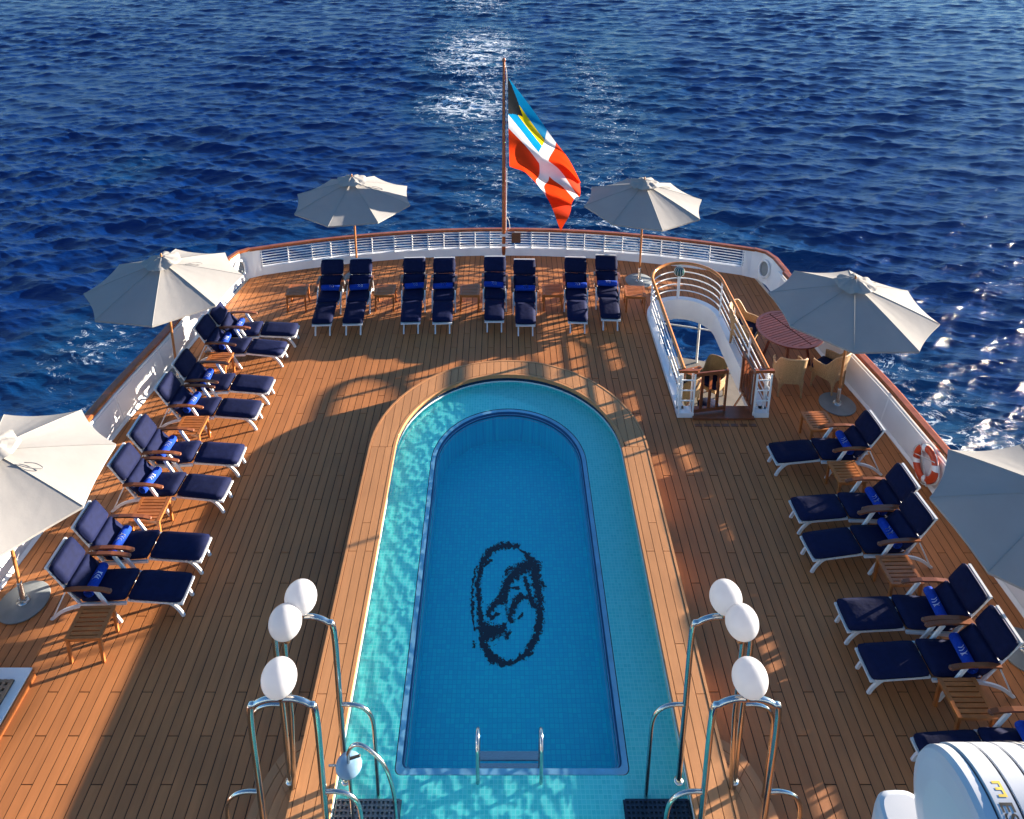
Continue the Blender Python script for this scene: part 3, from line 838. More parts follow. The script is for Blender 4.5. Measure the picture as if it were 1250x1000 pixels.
# shower by the pool
def shower():
    bx, by = -1.50, 5.52
    root = thing('pool_shower', 'stainless pool shower post with round blue head and curved pipe, at the left pool edge', 'shower', (bx, by, HP))
    p = [(bx - 0.02, by, 0.10), (bx - 0.02, by, 1.3), (bx - 0.01, by, 1.52), (bx + 0.06, by, 1.62), (bx + 0.18, by - 0.02, 1.60), (bx + 0.34, by - 0.06, 1.44), (bx + 0.42, by - 0.10, 1.18), (bx + 0.44, by - 0.12, 0.9), (bx + 0.44, by - 0.12, 0.12)]
    child_of(MB().tube(smooth_path(p, 5), 0.019, 8).build('pipe', M['steel']), root)
    child_of(MB().lathe([(0.0005, 1.40), (0.06, 1.395), (0.125, 1.37), (0.13, 1.35), (0.12, 1.335), (0.0005, 1.33)], 28, (bx - 0.02, by - 0.0, -0.02)).build('head', mat('pale blue enamel', (0.16, 0.27, 0.38), 0.25)), root)
    child_of(MB().tube([(bx - 0.02, by, 1.42), (bx + 0.10, by, 1.47)], 0.014, 8).build('valve', M['dark']), root)
    child_of(MB().tube([(bx - 0.02, by, 1.33), (bx - 0.22, by, 1.33)], 0.012, 8).build('bracket', M['steel']), root)
shower()
# gratings at both near corners of the shelf
for sg, lab in ((-1, 'grey mesh foot grating on the pool shelf beneath the shower at left'), (1, 'dark blue foot grating on the pool shelf at right')):
    root = thing('foot_grating', lab, 'grating', (PCX + sg * 1.55, 5.45, 0.1), 0, 'foot gratings in the pool corners')
    x0, x1 = PCX + sg * 1.9, PCX + sg * 1.22
    if x0 > x1: x0, x1 = x1, x0
    y0, y1 = 4.6, 5.92
    m = MB()
    for j in range(15): m.box((x0 + (x1 - x0) * j / 14, (y0 + y1) / 2, 0.15), (0.022, y1 - y0, 0.03))
    for j in range(28): m.box(((x0 + x1) / 2, y0 + (y1 - y0) * j / 27, 0.152), (x1 - x0, 0.022, 0.03))
    g_ = child_of(m.build('mesh_bars', M['mesh'] if sg < 0 else M['navytile']), root); g_['kind'] = 'stuff'
    child_of(MB().box(((x0 + x1) / 2, (y0 + y1) / 2, 0.115), (x1 - x0 + 0.04, y1 - y0 + 0.04, 0.02)).build('tray', M['navytile'] if sg > 0 else M['metaldisc']), root)

# ------------------------------------------------------------------ sun loungers
def ry(a): return Matrix.Rotation(a, 4, 'Y')
def pad_between(p, q, W, T, lift_=0.0):
    """cushion whose underside runs from p to q (x,z pairs)"""
    (x0, z0), (x1, z1) = p, q
    L = math.hypot(x1 - x0, z1 - z0); a = math.atan2(z1 - z0, x1 - x0)
    n = (-math.sin(a), math.cos(a))
    c = Vector(((x0 + x1) / 2 + n[0] * T / 2, 0, (z0 + z1) / 2 + n[1] * T / 2))
    return cushion(L, W, T, mtx=Matrix.Translation(c) @ ry(-a))
def make_lounger():
    t = thing('sun_lounger', 'lounger', 'sun lounger', group='navy cushioned sun loungers on the pool deck')
    FT, KN, HJ, TP = (0.75, 0.285), (0.02, 0.335), (-0.60, 0.295), (-0.955, 0.905)
    MID = ((HJ[0] + TP[0]) / 2, (HJ[1] + TP[1]) / 2)
    def pad(name, p, q, w, th):
        v, f = pad_between(p, q, w, th); return MB().add(v, f, True).build(name, M['navy'], t)
    pad('leg_rest_cushion', (KN[0] + 0.01, KN[1]), FT, 0.445, 0.07)
    pad('seat_cushion', HJ, (KN[0] - 0.005, KN[1] + 0.005), 0.475, 0.075)
    d = Vector((TP[0] - HJ[0], TP[1] - HJ[1])).normalized() * 0.006
    # back reads from the joint upwards; underside faces away from the sitter
    def back(name, p, q):
        v, f = pad_between(q, p, 0.525, 0.078); return MB().add(v, f, True).build(name, M['navy'], t)
    back('back_cushion', (HJ[0] + 0.03, HJ[1] + 0.06), (MID[0] - d[0], MID[1] - d[1] + 0.0))
    back('back_cushion', (MID[0] + d[0], MID[1] + d[1]), TP)
    fr = MB()
    for s in (-1, 1):
        y = s * 0.190
        fr.bar((FT[0] + 0.01, y, FT[1] - 0.02), (KN[0], y, KN[1] - 0.02), 0.03, 0.038)
        fr.bar((KN[0], s * 0.235, KN[1] - 0.022), (HJ[0], s * 0.235, HJ[1] - 0.02), 0.03, 0.04)
    for i in range(11):
        f = (i + 0.4) / 11; fr.bar((FT[0] + (KN[0] - FT[0]) * f, -0.214, FT[1] + (KN[1] - FT[1]) * f - 0.006), (FT[0] + (KN[0] - FT[0]) * f, 0.214, FT[1] + (KN[1] - FT[1]) * f - 0.006), 0.03, 0.012)
    fr.bar((FT[0] + 0.002, -0.21, FT[1] - 0.016), (FT[0] + 0.002, 0.21, FT[1] - 0.012), 0.03, 0.03)
    fr.build('seat_frame', M['legwhite'], t)
    bf = MB(); n = Vector((-0.87, 0, -0.5)) * 0.018
    for s in (-1, 1):
        bf.bar(Vector((HJ[0], s * 0.225, HJ[1])) + n, Vector((TP[0] - 0.005, s * 0.225, TP[1] + 0.002)) + n, 0.03, 0.034, up=(1, 0, 0))
    bf.bar(Vector((TP[0] - 0.006, -0.245, TP[1] + 0.0)) + n, Vector((TP[0] - 0.006, 0.245, TP[1] + 0.0)) + n, 0.035, 0.03)
    for i in range(8):
        f = (i + 0.6) / 8; p = Vector((HJ[0] + (TP[0] - HJ[0]) * f, 0, HJ[1] + (TP[1] - HJ[1]) * f)) + n * 0.8
        bf.bar(p + Vector((0, -0.25, 0)), p + Vector((0, 0.25, 0)), 0.012, 0.03, up=(0.5, 0, -0.87))
    bf.build('back_frame', M['legwhite'], t)
    for s in (-1, 1):
        y = s * 0.275
        p = [(-0.76, y, 0.575), (-0.60, y, 0.595), (-0.40, y, 0.600), (-0.24, y, 0.585), (-0.16, y, 0.565)]
        m = MB()
        for a, b in zip(p, p[1:]): m.bar(a, b, 0.056, 0.028)
        m.lathe([(0.0005, 0.013), (0.032, 0.010), (0.032, -0.012), (0.0005, -0.014)], 12, (-0.155, y, 0.564))
        m.build('armrest', M['armwood'], t)
        MB().bar((-0.36, s * 0.262, 0.575), (-0.08, s * 0.262, 0.0), 0.028, 0.045, up=(1, 0, 0)).build('leg', M['legwhite'], t)
        rl = MB()
        q = smooth_path([(-0.30, s * 0.235, 0.285), (-0.62, s * 0.235, 0.25), (-0.86, s * 0.235, 0.16), (-1.05, s * 0.235, 0.0)], 4)
        for a, b in zip(q, q[1:]): rl.bar(a, b, 0.026, 0.04)
        rl.build('leg', M['legwhite'], t)
        MB().bar((-0.74, s * 0.262, 0.57), (-1.01, s * 0.247, 0.05), 0.016, 0.018, up=(1, 0, 0)).build('brace', M['legwhite'], t)
        fl_ = MB(); q = smooth_path([(0.44, s * 0.155, 0.275), (0.58, s * 0.155, 0.225), (0.68, s * 0.155, 0.11), (0.73, s * 0.155, 0.0)], 4)
        for a, b in zip(q, q[1:]): fl_.bar(a, b, 0.03, 0.042)
        fl_.build('leg', M['legwhite'], t)
    return t
def make_towel():
    t = thing('rolled_towel', 'towel', 'towel', group='royal blue rolled towels on the loungers')
    r = 0.070; m = MB(); n = 24; prof = []
    for i in range(n + 1):
        a = 2 * PI * i / n; prof.append((math.cos(a) * r * (1 + 0.012 * math.sin(3 * a)), math.sin(a) * r * 0.94))
    ys_ = [-0.225, -0.22, -0.21, -0.06, 0.06, 0.21, 0.22, 0.225]; sc = [0.8, 0.93, 1, 1.015, 1.015, 1, 0.93, 0.8]
    vs = [(x * s, y, z * s) for y, s in zip(ys_, sc) for x, z in prof[:-1]]
    fs = [(i * n + k, i * n + (k + 1) % n, (i + 1) * n + (k + 1) % n, (i + 1) * n + k) for i in range(7) for k in range(n)]
    fs += [tuple(range(n)), tuple(reversed(range(7 * n, 8 * n)))]
    m.add(vs, fs, True)
    sp = [(0.0065 * (1 + k * 0.33) * math.cos(k * 0.55), 0.2265, 0.0065 * (1 + k * 0.33) * math.sin(k * 0.55)) for k in range(22)]
    m.tube(sp, 0.003, 4); m.tube([(x, -y, z) for x, y, z in sp], 0.003, 4)
    m.build('roll', M['towel'], t)
    e = MB()
    def on(a, y): return Vector((math.cos(a) * (r + 0.0022), y, math.sin(a) * (r * 0.95 + 0.0022)))
    def mark(pts, w):
        L_ = [on(a, y - w / 2) for a, y in pts]; H_ = [on(a, y + w / 2) for a, y in pts]; e.strip(L_, H_, True); e.strip(H_, L_, True)
    for k, (y0, a0, a1) in enumerate(((-0.055, 1.9, 0.75), (-0.020, 1.75, 0.6), (0.018, 2.0, 0.55))):
        mark([(a0 + (a1 - a0) * i / 8, y0 + 0.024 * math.sin(PI * i / 8) + 0.022 * i / 8) for i in range(9)], 0.011)
    mark([(0.55 + 0.25 * i / 6, 0.03 + 0.035 * math.sin(i / 6 * 2)) for i in range(7)], 0.010)
    mark([(0.62 + 1.0 * i / 6, 0.07 - 0.012 * math.sin(i / 6 * PI)) for i in range(7)], 0.009)
    e.build('emblem', M['stitch'], t)
    return t
ORD = ['nearest the viewer', 'second from the viewer', 'third from the viewer', 'fourth from the viewer', 'fifth from the viewer', 'sixth from the viewer', 'seventh from the viewer', 'farthest from the viewer']
LOUNGE = []
for i, (x, y, a) in enumerate([(-5.08, 8.37, -0.8), (-5.07, 9.02, -0.6), (-5.12, 10.15, -3.2), (-5.13, 10.86, -0.5), (-5.17, 11.98, -1.4), (-5.14, 12.67, -1.8), (-5.18, 13.82, -3.2), (-5.10, 14.42, 2.0)]):
    LOUNGE.append((x, y, R(a), 'in the left row, ' + ORD[i]))
rr = ['farthest from the viewer', 'second farthest from the viewer', 'third farthest from the viewer', 'third from the viewer', 'second from the viewer', 'half hidden behind the white canister']
for i, (x, y, a) in enumerate([(5.30, 10.92, 183), (5.26, 9.73, 182), (5.20, 9.10, 185), (5.26, 7.96, 180), (5.27, 7.34, 181), (5.45, 6.28, 181)]):
    LOUNGE.append((x, y, R(a), 'in the right row, ' + rr[i]))
ao = ['at the left end', 'second from the left', 'third from the left', 'fourth from the left', 'fifth from the left', 'third from the right', 'second from the right', 'at the right end']
for i, (x, y, a) in enumerate([(-3.91, 15.43, -87.5), (-3.25, 15.45, -87.5), (-2.01, 15.5, -87.5), (-1.32, 15.5, -88), (-0.17, 15.56, -90), (0.51, 15.42, -90.5), (1.67, 15.52, -92.8), (2.40, 15.62, -93)]):
    LOUNGE.append((x, y, R(a), 'in the stern row, ' + ao[i]))
lg0, tw0 = make_lounger(), make_towel()
for i, (x, y, a, w) in enumerate(LOUNGE):
    lab = 'navy cushioned lounger ' + w
    if i == 0: lg0.location = (x, y, 0); lg0.rotation_euler.z = a; lg0['label'] = lab
    else: dup(lg0, (x, y, 0), a, lab)
    off = random.uniform(-0.035, 0.035); dx_ = -0.475 + random.uniform(-0.015, 0.035)
    tx = x + math.cos(a) * dx_ - math.sin(a) * off; ty = y + math.sin(a) * dx_ + math.cos(a) * off
    lab = 'blue rolled towel on the lounger ' + w
    ta = a + random.uniform(-0.10, 0.10)
    if i == 0: tw0.location = (tx, ty, 0.458); tw0.rotation_euler.z = ta; tw0['label'] = lab
    else: dup(tw0, (tx, ty, 0.458), ta, lab)

# ------------------------------------------------------------------ side tables
def make_table():
    t = thing('side_table', 'table', 'side table', group='slatted teak side tables between the loungers')
    S, H = 0.23, 0.43
    for sx in (-1, 1):
        for sy in (-1, 1):
            MB().bar((sx * (S - 0.025), sy * (S - 0.025), 0), (sx * (S - 0.03), sy * (S - 0.03), H - 0.03), 0.036, 0.036).build('leg', M['table'], t)
    f = MB()
    for s in (-1, 1):
        f.box((s * (S - 0.025), 0, H - 0.0125), (0.05, 2 * S, 0.025)); f.box((0, s * (S - 0.02), H - 0.0155), (2 * S - 0.10, 0.04, 0.025))
        f.box((s * (S - 0.034), 0, H - 0.055), (0.02, 2 * S - 0.10, 0.05)); f.box((0, s * (S - 0.034), H - 0.057), (2 * S - 0.10, 0.02, 0.05))
    f.build('frame', M['table'], t)
    for i in range(6):
        y = -0.155 + 0.062 * i
        MB().box((0, y, H - 0.012), (2 * S - 0.104, 0.046, 0.022)).build('slat', M['table'], t)
    return t
tb0 = make_table()
TAB = [(-5.35, 7.77, 2, 'beside the nearest lounger of the left row'), (-5.36, 9.60, 1, 'between the second and third loungers of the left row'),
       (-5.43, 11.43, 0, 'between the fourth and fifth loungers of the left row'), (-5.6, 13.28, -2, 'between the sixth and seventh loungers of the left row'),
       (5.57, 11.55, 3, 'at the far end of the right row by an umbrella base'), (5.57, 10.36, 2, 'between the two farthest loungers of the right row'),
       (5.54, 8.55, 1, 'in the middle of the right lounger row'), (5.50, 6.82, 0, 'just behind the lounger hidden by the canister'),
       (-4.68, 15.86, 3, 'left of the whole stern row of loungers'), (-2.67, 15.86, 0, 'between the second and third loungers of the stern row'),
       (-0.74, 15.86, 0, 'between the fourth and fifth loungers of the stern row'), (1.15, 15.86, 0, 'right of the flagpole between stern loungers'), (3.03, 15.80, -4, 'at the right end of the stern row near the stairwell')]
for i, (x, y, a, w) in enumerate(TAB):
    lab = 'slatted teak side table ' + w
    if i == 0: tb0.location = (x, y, 0); tb0.rotation_euler.z = R(a); tb0['label'] = lab
    else: dup(tb0, (x, y, 0), R(a), lab)

# ------------------------------------------------------------------ umbrellas
def make_umbrella(seed):
    rng = random.Random(seed)
    t = thing('umbrella', 'umbrella', 'umbrella', group='greige octagonal umbrellas round the deck')
    RR, ZR, ZA = 1.43, 2.09, 2.56
    def rib_pt(k, f, dz=0.0):
        a = k * PI / 4; return Vector((RR * f * math.cos(a), RR * f * math.sin(a), ZA + (ZR - ZA) * f ** 1.12 + dz))
    for k in range(8):
        m = MB(); nr, nc = 10, 8; vs = []
        for i in range(nr + 1):
            f = 0.06 + 0.94 * i / nr
            for j in range(nc + 1):
                w = j / nc; p = rib_pt(k, f).lerp(rib_pt(k + 1, f), w)
                sag = 4 * w * (1 - w)
                p.z -= sag * 0.045 * f * (1 - 0.35 * f) 
                c = Vector((p.x, p.y, 0)); p -= c * (0.035 * sag * f * f)
                wr = (0.008 * math.sin(7 * w * PI + k * 1.7 + rng.random() * 0.5) * (1 - f) * f * 3 + rng.uniform(-0.0025, 0.0025)) * sag
                p.z += wr
                vs.append(p)
        fs = [(i * (nc + 1) + j, (i + 1) * (nc + 1) + j, (i + 1) * (nc + 1) + j + 1, i * (nc + 1) + j + 1) for i in range(nr) for j in range(nc)]
        m.add(vs, fs, True)
        # narrow hem hanging at the rim
        rim = vs[-(nc + 1):]; m.strip([p for p in rim], [p * 1 - Vector((p.x * 0.004, p.y * 0.004, 0.035)) for p in rim], True)
        m.build('canopy_panel', M['canopy'], t)
        MB().tube([rib_pt(k, 0.05, -0.03), rib_pt(k, 0.55, -0.035), rib_pt(k, 0.985, -0.03)], 0.011, 5).build('rib', M['rib'], t)
        MB().tube([rib_pt(k, f, 0.001) for f in (0.1, 0.3, 0.5, 0.7, 0.85, 0.995)], 0.0055, 5).build('seam', M['canopy'], t)
        q = rib_pt(k, 0.52, -0.045)
        MB().tube([(0.05 * math.cos(k * PI / 4), 0.05 * math.sin(k * PI / 4), 1.95), q], 0.009, 5).build('strut', M['rib'], t)
    # crumpled vent cap on top
    m = MB(); n = 32; rows = []
    for i, (rf, zf) in enumerate(((0.02, 0.125), (0.07, 0.118), (0.15, 0.095), (0.22, 0.07), (0.29, 0.045), (0.34, 0.01))):
        row = []
        for k in range(n):
            a = 2 * PI * k / n
            wob = 1 + 0.06 * math.cos(8 * a) * i / 5 + rng.uniform(-0.045, 0.045) * i / 5
            z = ZA + zf + (0.026 * math.cos(8 * a) * i / 5 + 0.016 * math.sin(3 * a + seed) * i / 5 + rng.uniform(-0.014, 0.014)) * (1 if i else 0)
            row.append((rf * wob * math.cos(a), rf * wob * math.sin(a), z))
        rows.append(row)
    for a, b in zip(rows, rows[1:]): m.strip(b, a, True, True)
    m.build('vent_cap', M['canopy'], t)
    MB().lathe([(0.0005, 0.19), (0.012, 0.185), (0.020, 0.165), (0.014, 0.145), (0.022, 0.12), (0.022, 0.09)], 12, (0, 0, ZA)).build('finial', M['polewood'], t)
    MB().tube([(0, 0, 0.28), (0, 0, ZA + 0.1)], 0.024, 10).build('pole', M['polewood'], t)
    m = MB(); m.lathe([(0.0005, 0.0), (0.325, 0.0), (0.33, 0.012), (0.33, 0.022), (0.32, 0.030), (0.0005, 0.034)], 40)
    m.build('base_plate', M['metaldisc'], t)
    m = MB(); m.lathe([(0.085, 0.032), (0.085, 0.045), (0.04, 0.05), (0.034, 0.06), (0.034, 0.36), (0.028, 0.37), (0.0005, 0.37)], 20)
    for a in range(4): m.lathe([(0.022, 0.045), (0.022, 0.06), (0.0005, 0.065)], 8, (0.062 * math.cos(a * PI / 2), 0.062 * math.sin(a * PI / 2), 0))
    m.build('base_collar', M['steel'], t)
    # tie strap lying on one panel
    a0 = R(200); m = MB()
    P_ = smooth_path([rib_pt(0, 0.28, 0.012), rib_pt(0.12, 0.42, 0.02), rib_pt(0.25, 0.5, 0.015), rib_pt(0.3, 0.42, 0.02), rib_pt(0.22, 0.33, 0.012)], 5)
    m.tube(P_, 0.007, 5); m.build('tie_strap', M['canopy'], t)
    return t
UMB = [(-6.656, 8.40, -17.3, 'greige umbrella cut by the left edge of the photo, nearest on that side'),
       (-6.45, 13.30, 14, 'greige umbrella over the left bulwark beside the far loungers'),
       (-3.55, 17.12, -12, 'greige umbrella over the stern rail left of the flag'),
       (3.33, 16.95, 7, 'greige umbrella over the stern rail right of the flag'),
       (6.335, 12.49, 23.6, 'greige umbrella beside the round table and wicker chairs'),
       (6.84, 7.70, 28, 'greige umbrella cut by the right edge of the photo, nearest on that side')]
for i, (x, y, a, lab) in enumerate(UMB):
    u = make_umbrella(i + 3); u.location = (x, y, 0); u.rotation_euler.z = R(a); u['label'] = lab

# ------------------------------------------------------------------ round table and wicker chairs
def round_table():
    t = thing('round_table', 'round slatted mahogany table under the right umbrella', 'table', (5.84, 13.85, 0), R(24))
    RT, H = 0.66, 0.74
    rim = [(RT * math.cos(a), RT * math.sin(a)) for a in np.linspace(0, 2 * PI, 64, endpoint=False)]
    inn = [(x * 0.90, y * 0.90) for x, y in rim]
    m = MB(); A = lift(rim, H); B = lift(inn, H); A0 = lift(rim, H - 0.03); B0 = lift(inn, H - 0.03)
    m.strip(A, B, closed=True); m.strip(A0, A, closed=True); m.strip(B, B0, closed=True); m.strip(B0, A0, closed=True)
    m.build('rim', M['rtable'], t)
    r2 = RT * 0.895; n = 17; w = 2 * r2 / n
    for i in range(n):
        y0, y1 = -r2 + i * w + 0.007, -r2 + (i + 1) * w - 0.007
        e = lambda y: math.sqrt(max(r2 * r2 - y * y, 0.0004))
        for s in (-1, 1):
            a, b = e(y0), e(y1)
            q = [(0.012, y0), (a, y0), (b, y1), (0.012, y1)] if s > 0 else [(-a, y0), (-0.012, y0), (-0.012, y1), (-b, y1)]
            MB().prism(q, H - 0.026, H - 0.003).build('slat', M['rtable'], t)
    MB().box((0, 0, H - 0.045), (2 * r2, 0.06, 0.03)).box((0, 0, H - 0.046), (0.06, 2 * r2, 0.028)).build('batten', M['rtable'], t)
    for k in range(4):
        a = k * PI / 2 + PI / 4
        MB().bar((0.45 * math.cos(a), 0.45 * math.sin(a), 0), (0.30 * math.cos(a), 0.30 * math.sin(a), H - 0.04), 0.05, 0.05).build('leg', M['rtable'], t)
round_table()
def make_chair():
    t = thing('wicker_chair', 'chair', 'chair', group='wicker armchairs round the table')
    # shell, open to +y
    n, rows = 40, 8; m = MB(); out_, in_ = [], []
    def plan(a, r):
        c, s = math.cos(a), math.sin(a); e = 0.62
        return Vector((r * math.copysign(abs(c) ** e, c) * 0.98, r * math.copysign(abs(s) ** e, s), 0))
    for i in range(n + 1):
        a = R(-90 + (-132 + 264 * i / n))
        f = abs(-132 + 264 * i / n) / 132
        top = 0.90 - 0.27 * min(1, max(0, (f - 0.33) / 0.30)) ** 1.3 - 0.02 * f
        cl = abs(((f * 132) - 45 + 45) % 90 - 45)
        leg = max(0, 1 - abs(f * 132 - 45) / 26) if f * 132 < 88 else max(0, 1 - abs(f * 132 - 126) / 24)
        bot = 0.32 - 0.20 * leg ** 1.5
        col = []
        for j in range(rows + 1):
            z = bot + (top - bot) * j / rows
            flare = 0.90 + 0.16 * max(0, z - 0.3) / 0.6
            p = plan(a, 0.285 * flare); p.y -= 0.06 * max(0, z - 0.45) * max(0, 1 - f * 1.6) * 2; p.z = z; col.append(p)
        out_.append(col); in_.append([Vector((p.x * 0.93, p.y * 0.93, p.z)) for p in col])
    for i in range(n):
        m.strip(out_[i], out_[i + 1], True); m.strip(in_[i + 1], in_[i], True)
        m.strip([out_[i][-1], out_[i + 1][-1]], [in_[i][-1], in_[i + 1][-1]]); m.strip([in_[i][0], in_[i + 1][0]], [out_[i][0], out_[i + 1][0]])
    for i in (0, n): m.strip(out_[i], in_[i])
    m.build('shell', M['wicker'], t)
    MB().tube([(p[-1] + q[-1]) / 2 + Vector((0, 0, 0.006)) for p, q in zip(out_, in_)], 0.020, 6).build('top_roll', M['wicker'], t)
    v, f = cushion(0.46, 0.47, 0.09, mtx=Matrix.Translation((0, 0.02, 0.44))); MB().add(v, f, True).build('seat_cushion', M['navy'], t)
    m = MB(); m.box((0, 0.02, 0.36), (0.46, 0.50, 0.08)); m.build('seat_base', M['wicker'], t)
    for a in (-135, -45, 36, 144):
        p = plan(R(a), 0.262); MB().tube([(p.x, p.y, 0.34), (p.x * 1.04, p.y * 1.04, 0.0)], [0.026, 0.017], 7).build('leg', M['wicker'], t)
    return t
ch0 = make_chair()
for i, (x, y, fx, fy, lab) in enumerate([(5.52, 12.92, 5.60, 13.85, 'wicker armchair with its back to the viewer at the near side of the round table'),
                                    (6.34, 13.02, 5.75, 13.75, 'wicker armchair with navy seat right of the near one, by the umbrella pole'),
                                    (5.10, 14.35, 5.84, 13.85, 'wicker armchair left of the round table, partly behind the stairwell rail')]):
    a = math.atan2(fy - y, fx - x) - PI / 2
    if i == 0: ch0.location = (x, y, 0); ch0.rotation_euler.z = a; ch0['label'] = lab
    else: dup(ch0, (x, y, 0), a, lab)

# ------------------------------------------------------------------ stairwell
def stairwell():
    root = thing('stairwell_railing', 'white stairwell railing with horseshoe varnished handrail and half gates right of the pool', 'railing', (SCX, SY0, 0))
    K = lambda o: child_of(o, root)
    def horseshoe(r, yfront, z, n=26):
        return [Vector((SCX - r, yfront, z))] + [Vector((SCX - r, yfront + (SYC - yfront) * t, z)) for t in (0.33, 0.66)] + [Vector((SCX + r * math.cos(R(180 - 180 * i / n)), SYC + r * math.sin(R(180 - 180 * i / n)), z)) for i in range(n + 1)] + [Vector((SCX + r, yfront + (SYC - yfront) * t, z)) for t in (0.66, 0.33)] + [Vector((SCX + r, yfront, z))]
    # kerb round the opening, and its deep inner lining
    a, b = horseshoe(SR + 0.07, SY0, 0.10), horseshoe(SR - 0.07, SY0, 0.10)
    m = MB(); m.strip(a, b); m.strip(horseshoe(SR + 0.07, SY0, -0.02), a); m.strip(b, horseshoe(SR - 0.07, SY0, -0.42)); 
    m.strip(horseshoe(SR + 0.07, SY0, -0.42), horseshoe(SR - 0.07, SY0, -0.42))
    K(m.build('kerb', M['white']))
    K(MB().tube(horseshoe(SR, SY0 - 0.05, 1.0), 0.036, 10).build('handrail', M['varnish2']))
    for z in (0.30, 0.46, 0.62, 0.78):
        K(MB().tube(horseshoe(SR, SY0 + 0.02, z), 0.0135, 6).build('bar', M['white']))
    hs = horseshoe(SR, SY0, 0)
    posts = [hs[0], hs[-1], Vector((SCX - SR, 13.25, 0)), Vector((SCX - SR, 14.3, 0)), Vector((SCX + SR, 13.25, 0)), Vector((SCX + SR, 14.3, 0)), Vector((SCX - SR, SYC, 0)), Vector((SCX + SR, SYC, 0)), Vector((SCX, SYC + SR, 0))]
    for p in posts:
        t_ = Vector((0, 1, 0)) if abs(p.x - SCX) > 0.2 else Vector((1, 0, 0))
        K(MB().bar(p + Vector((0, 0, 0.08)), p + Vector((0, 0, 0.97)), 0.018, 0.065, up=t_).build('stanchion', M['white']))
    # square newel blocks at the entrance, each a frame with bars
    for sx in (-1, 1):
        cx = SCX + sx * (SR - 0.07); y = SY0 - 0.10
        m = MB()
        for dx in (-0.13, 0.13): m.bar((cx + dx, y, 0), (cx + dx, y, 0.93), 0.03, 0.03); m.bar((cx + dx, y + 0.16, 0), (cx + dx, y + 0.16, 0.93), 0.026, 0.026)
        for z in (0.36, 0.58, 0.80):
            m.tube([(cx - 0.13, y, z), (cx + 0.13, y, z)], 0.013, 6); m.tube([(cx + sx * 0.13, y, z), (cx + sx * 0.13, y + 0.16, z)], 0.013, 6)
        m.box((cx, y + 0.08, 0.05), (0.30, 0.20, 0.10))
        K(m.build('newel', M['white']))
        K(MB().box((cx, y + 0.02, 0.985), (0.34, 0.07, 0.05)).build('handrail_end', M['varnish']))
    # half gates
    def gate(p, q, slats):
        p, q = Vector(p), Vector(q); g_ = MB(); d = q - p
        g_.bar(p + Vector((0, 0, 0.06)), p + Vector((0, 0, 0.94)), 0.035, 0.05); g_.bar(q + Vector((0, 0, 0.06)), q + Vector((0, 0, 0.94)), 0.035, 0.05)
        for z in (0.12, 0.90): g_.bar(p + Vector((0, 0, z)), q + Vector((0, 0, z)), 0.032, 0.07)
        go = K(g_.build('gate', M['gatewood']))
        for i in range(slats):
            c = p + d * ((i + 1) / (slats + 1)); s_ = MB().bar(c + Vector((0, 0, 0.14)), c + Vector((0, 0, 0.88)), 0.016, 0.075, up=(0.8, 0.6, 0)).build('slat', M['gatewood'])
            s_.parent = go
    gate((SCX - SR + 0.20, SY0 - 0.08, 0), (SCX - SR + 0.82, SY0 + 0.02, 0), 3)
    gate((SCX + SR - 0.22, SY0 - 0.06, 0), (SCX + SR - 0.25, SY0 + 0.56, 0), 4)
    K(MB().box((SCX, SY0 - 0.06, 0.02), (2 * SR - 0.4, 0.26, 0.05)).build('sill', M['gatewood']))
    K(MB().box((SCX, SY0 + 0.12, -0.02), (2 * SR - 0.4, 0.16, 0.05)).build('sill', M['gatewood']))
    # anti-slip inlay in front
    for i in range(7):
        K(MB().box((SCX - 0.5 + i * 0.165, SY0 - 0.32, 0.004), (0.13, 0.07, 0.006)).build('tread_pad', M['armwood']))
    # flight of steps going down aft
    st = thing('staircase', 'white staircase with open treads going down inside the stairwell', 'stairs', (SCX, SY0 + 0.2, -2.6))
    for i in range(9):
        z = -0.28 - i * 0.255; y = SY0 + 0.30 + i * 0.16
        child_of(MB().box((SCX + 0.12, y, z), (0.95, 0.2, 0.04)).build('tread', M['white']), st)
    for sx in (-0.50, 0.50):
        child_of(MB().bar((SCX + 0.12 + sx, SY0 + 0.18, -0.2), (SCX + 0.12 + sx, SY0 + 1.72, -2.58), 0.03, 0.16).build('stringer', M['white']), st)
    for sx in (-0.48, 0.48):
        child_of(MB().tube([(SCX + 0.12 + sx, SY0 + 0.1, 0.55), (SCX + 0.12 + sx, SY0 + 0.25, 0.55), (SCX + 0.12 + sx, SY0 + 1.7, -1.7)], 0.02, 8).build('stair_handrail', M['varnish']), st)
    # green glass float lamp at the head of the horseshoe
    fl_ = thing('float_lamp', 'green glass ball lamp hung on the far bend of the stairwell handrail', 'lamp', (SCX - 0.05, SYC + SR - 0.06, 0.8))
    prof = [(max(0.115 * math.sin(t), 0.0005), -0.115 * math.cos(t)) for t in np.linspace(0.02, PI - 0.02, 14)]
    child_of(MB().lathe(prof, 20, (SCX - 0.04, SYC + SR - 0.13, 0.86)).build('ball', M['green']), fl_)
    net = MB()
    for k in range(6):
        a = k * PI / 6
        net.tube([Vector((SCX - 0.04, SYC + SR - 0.13, 0.86)) + 0.118 * Vector((math.sin(t) * math.cos(a), math.sin(t) * math.sin(a), math.cos(t))) for t in np.linspace(0, 2 * PI, 20, endpoint=False)], 0.004, 4, closed=True)
    child_of(net.build('net', M['rope']), fl_)
stairwell()
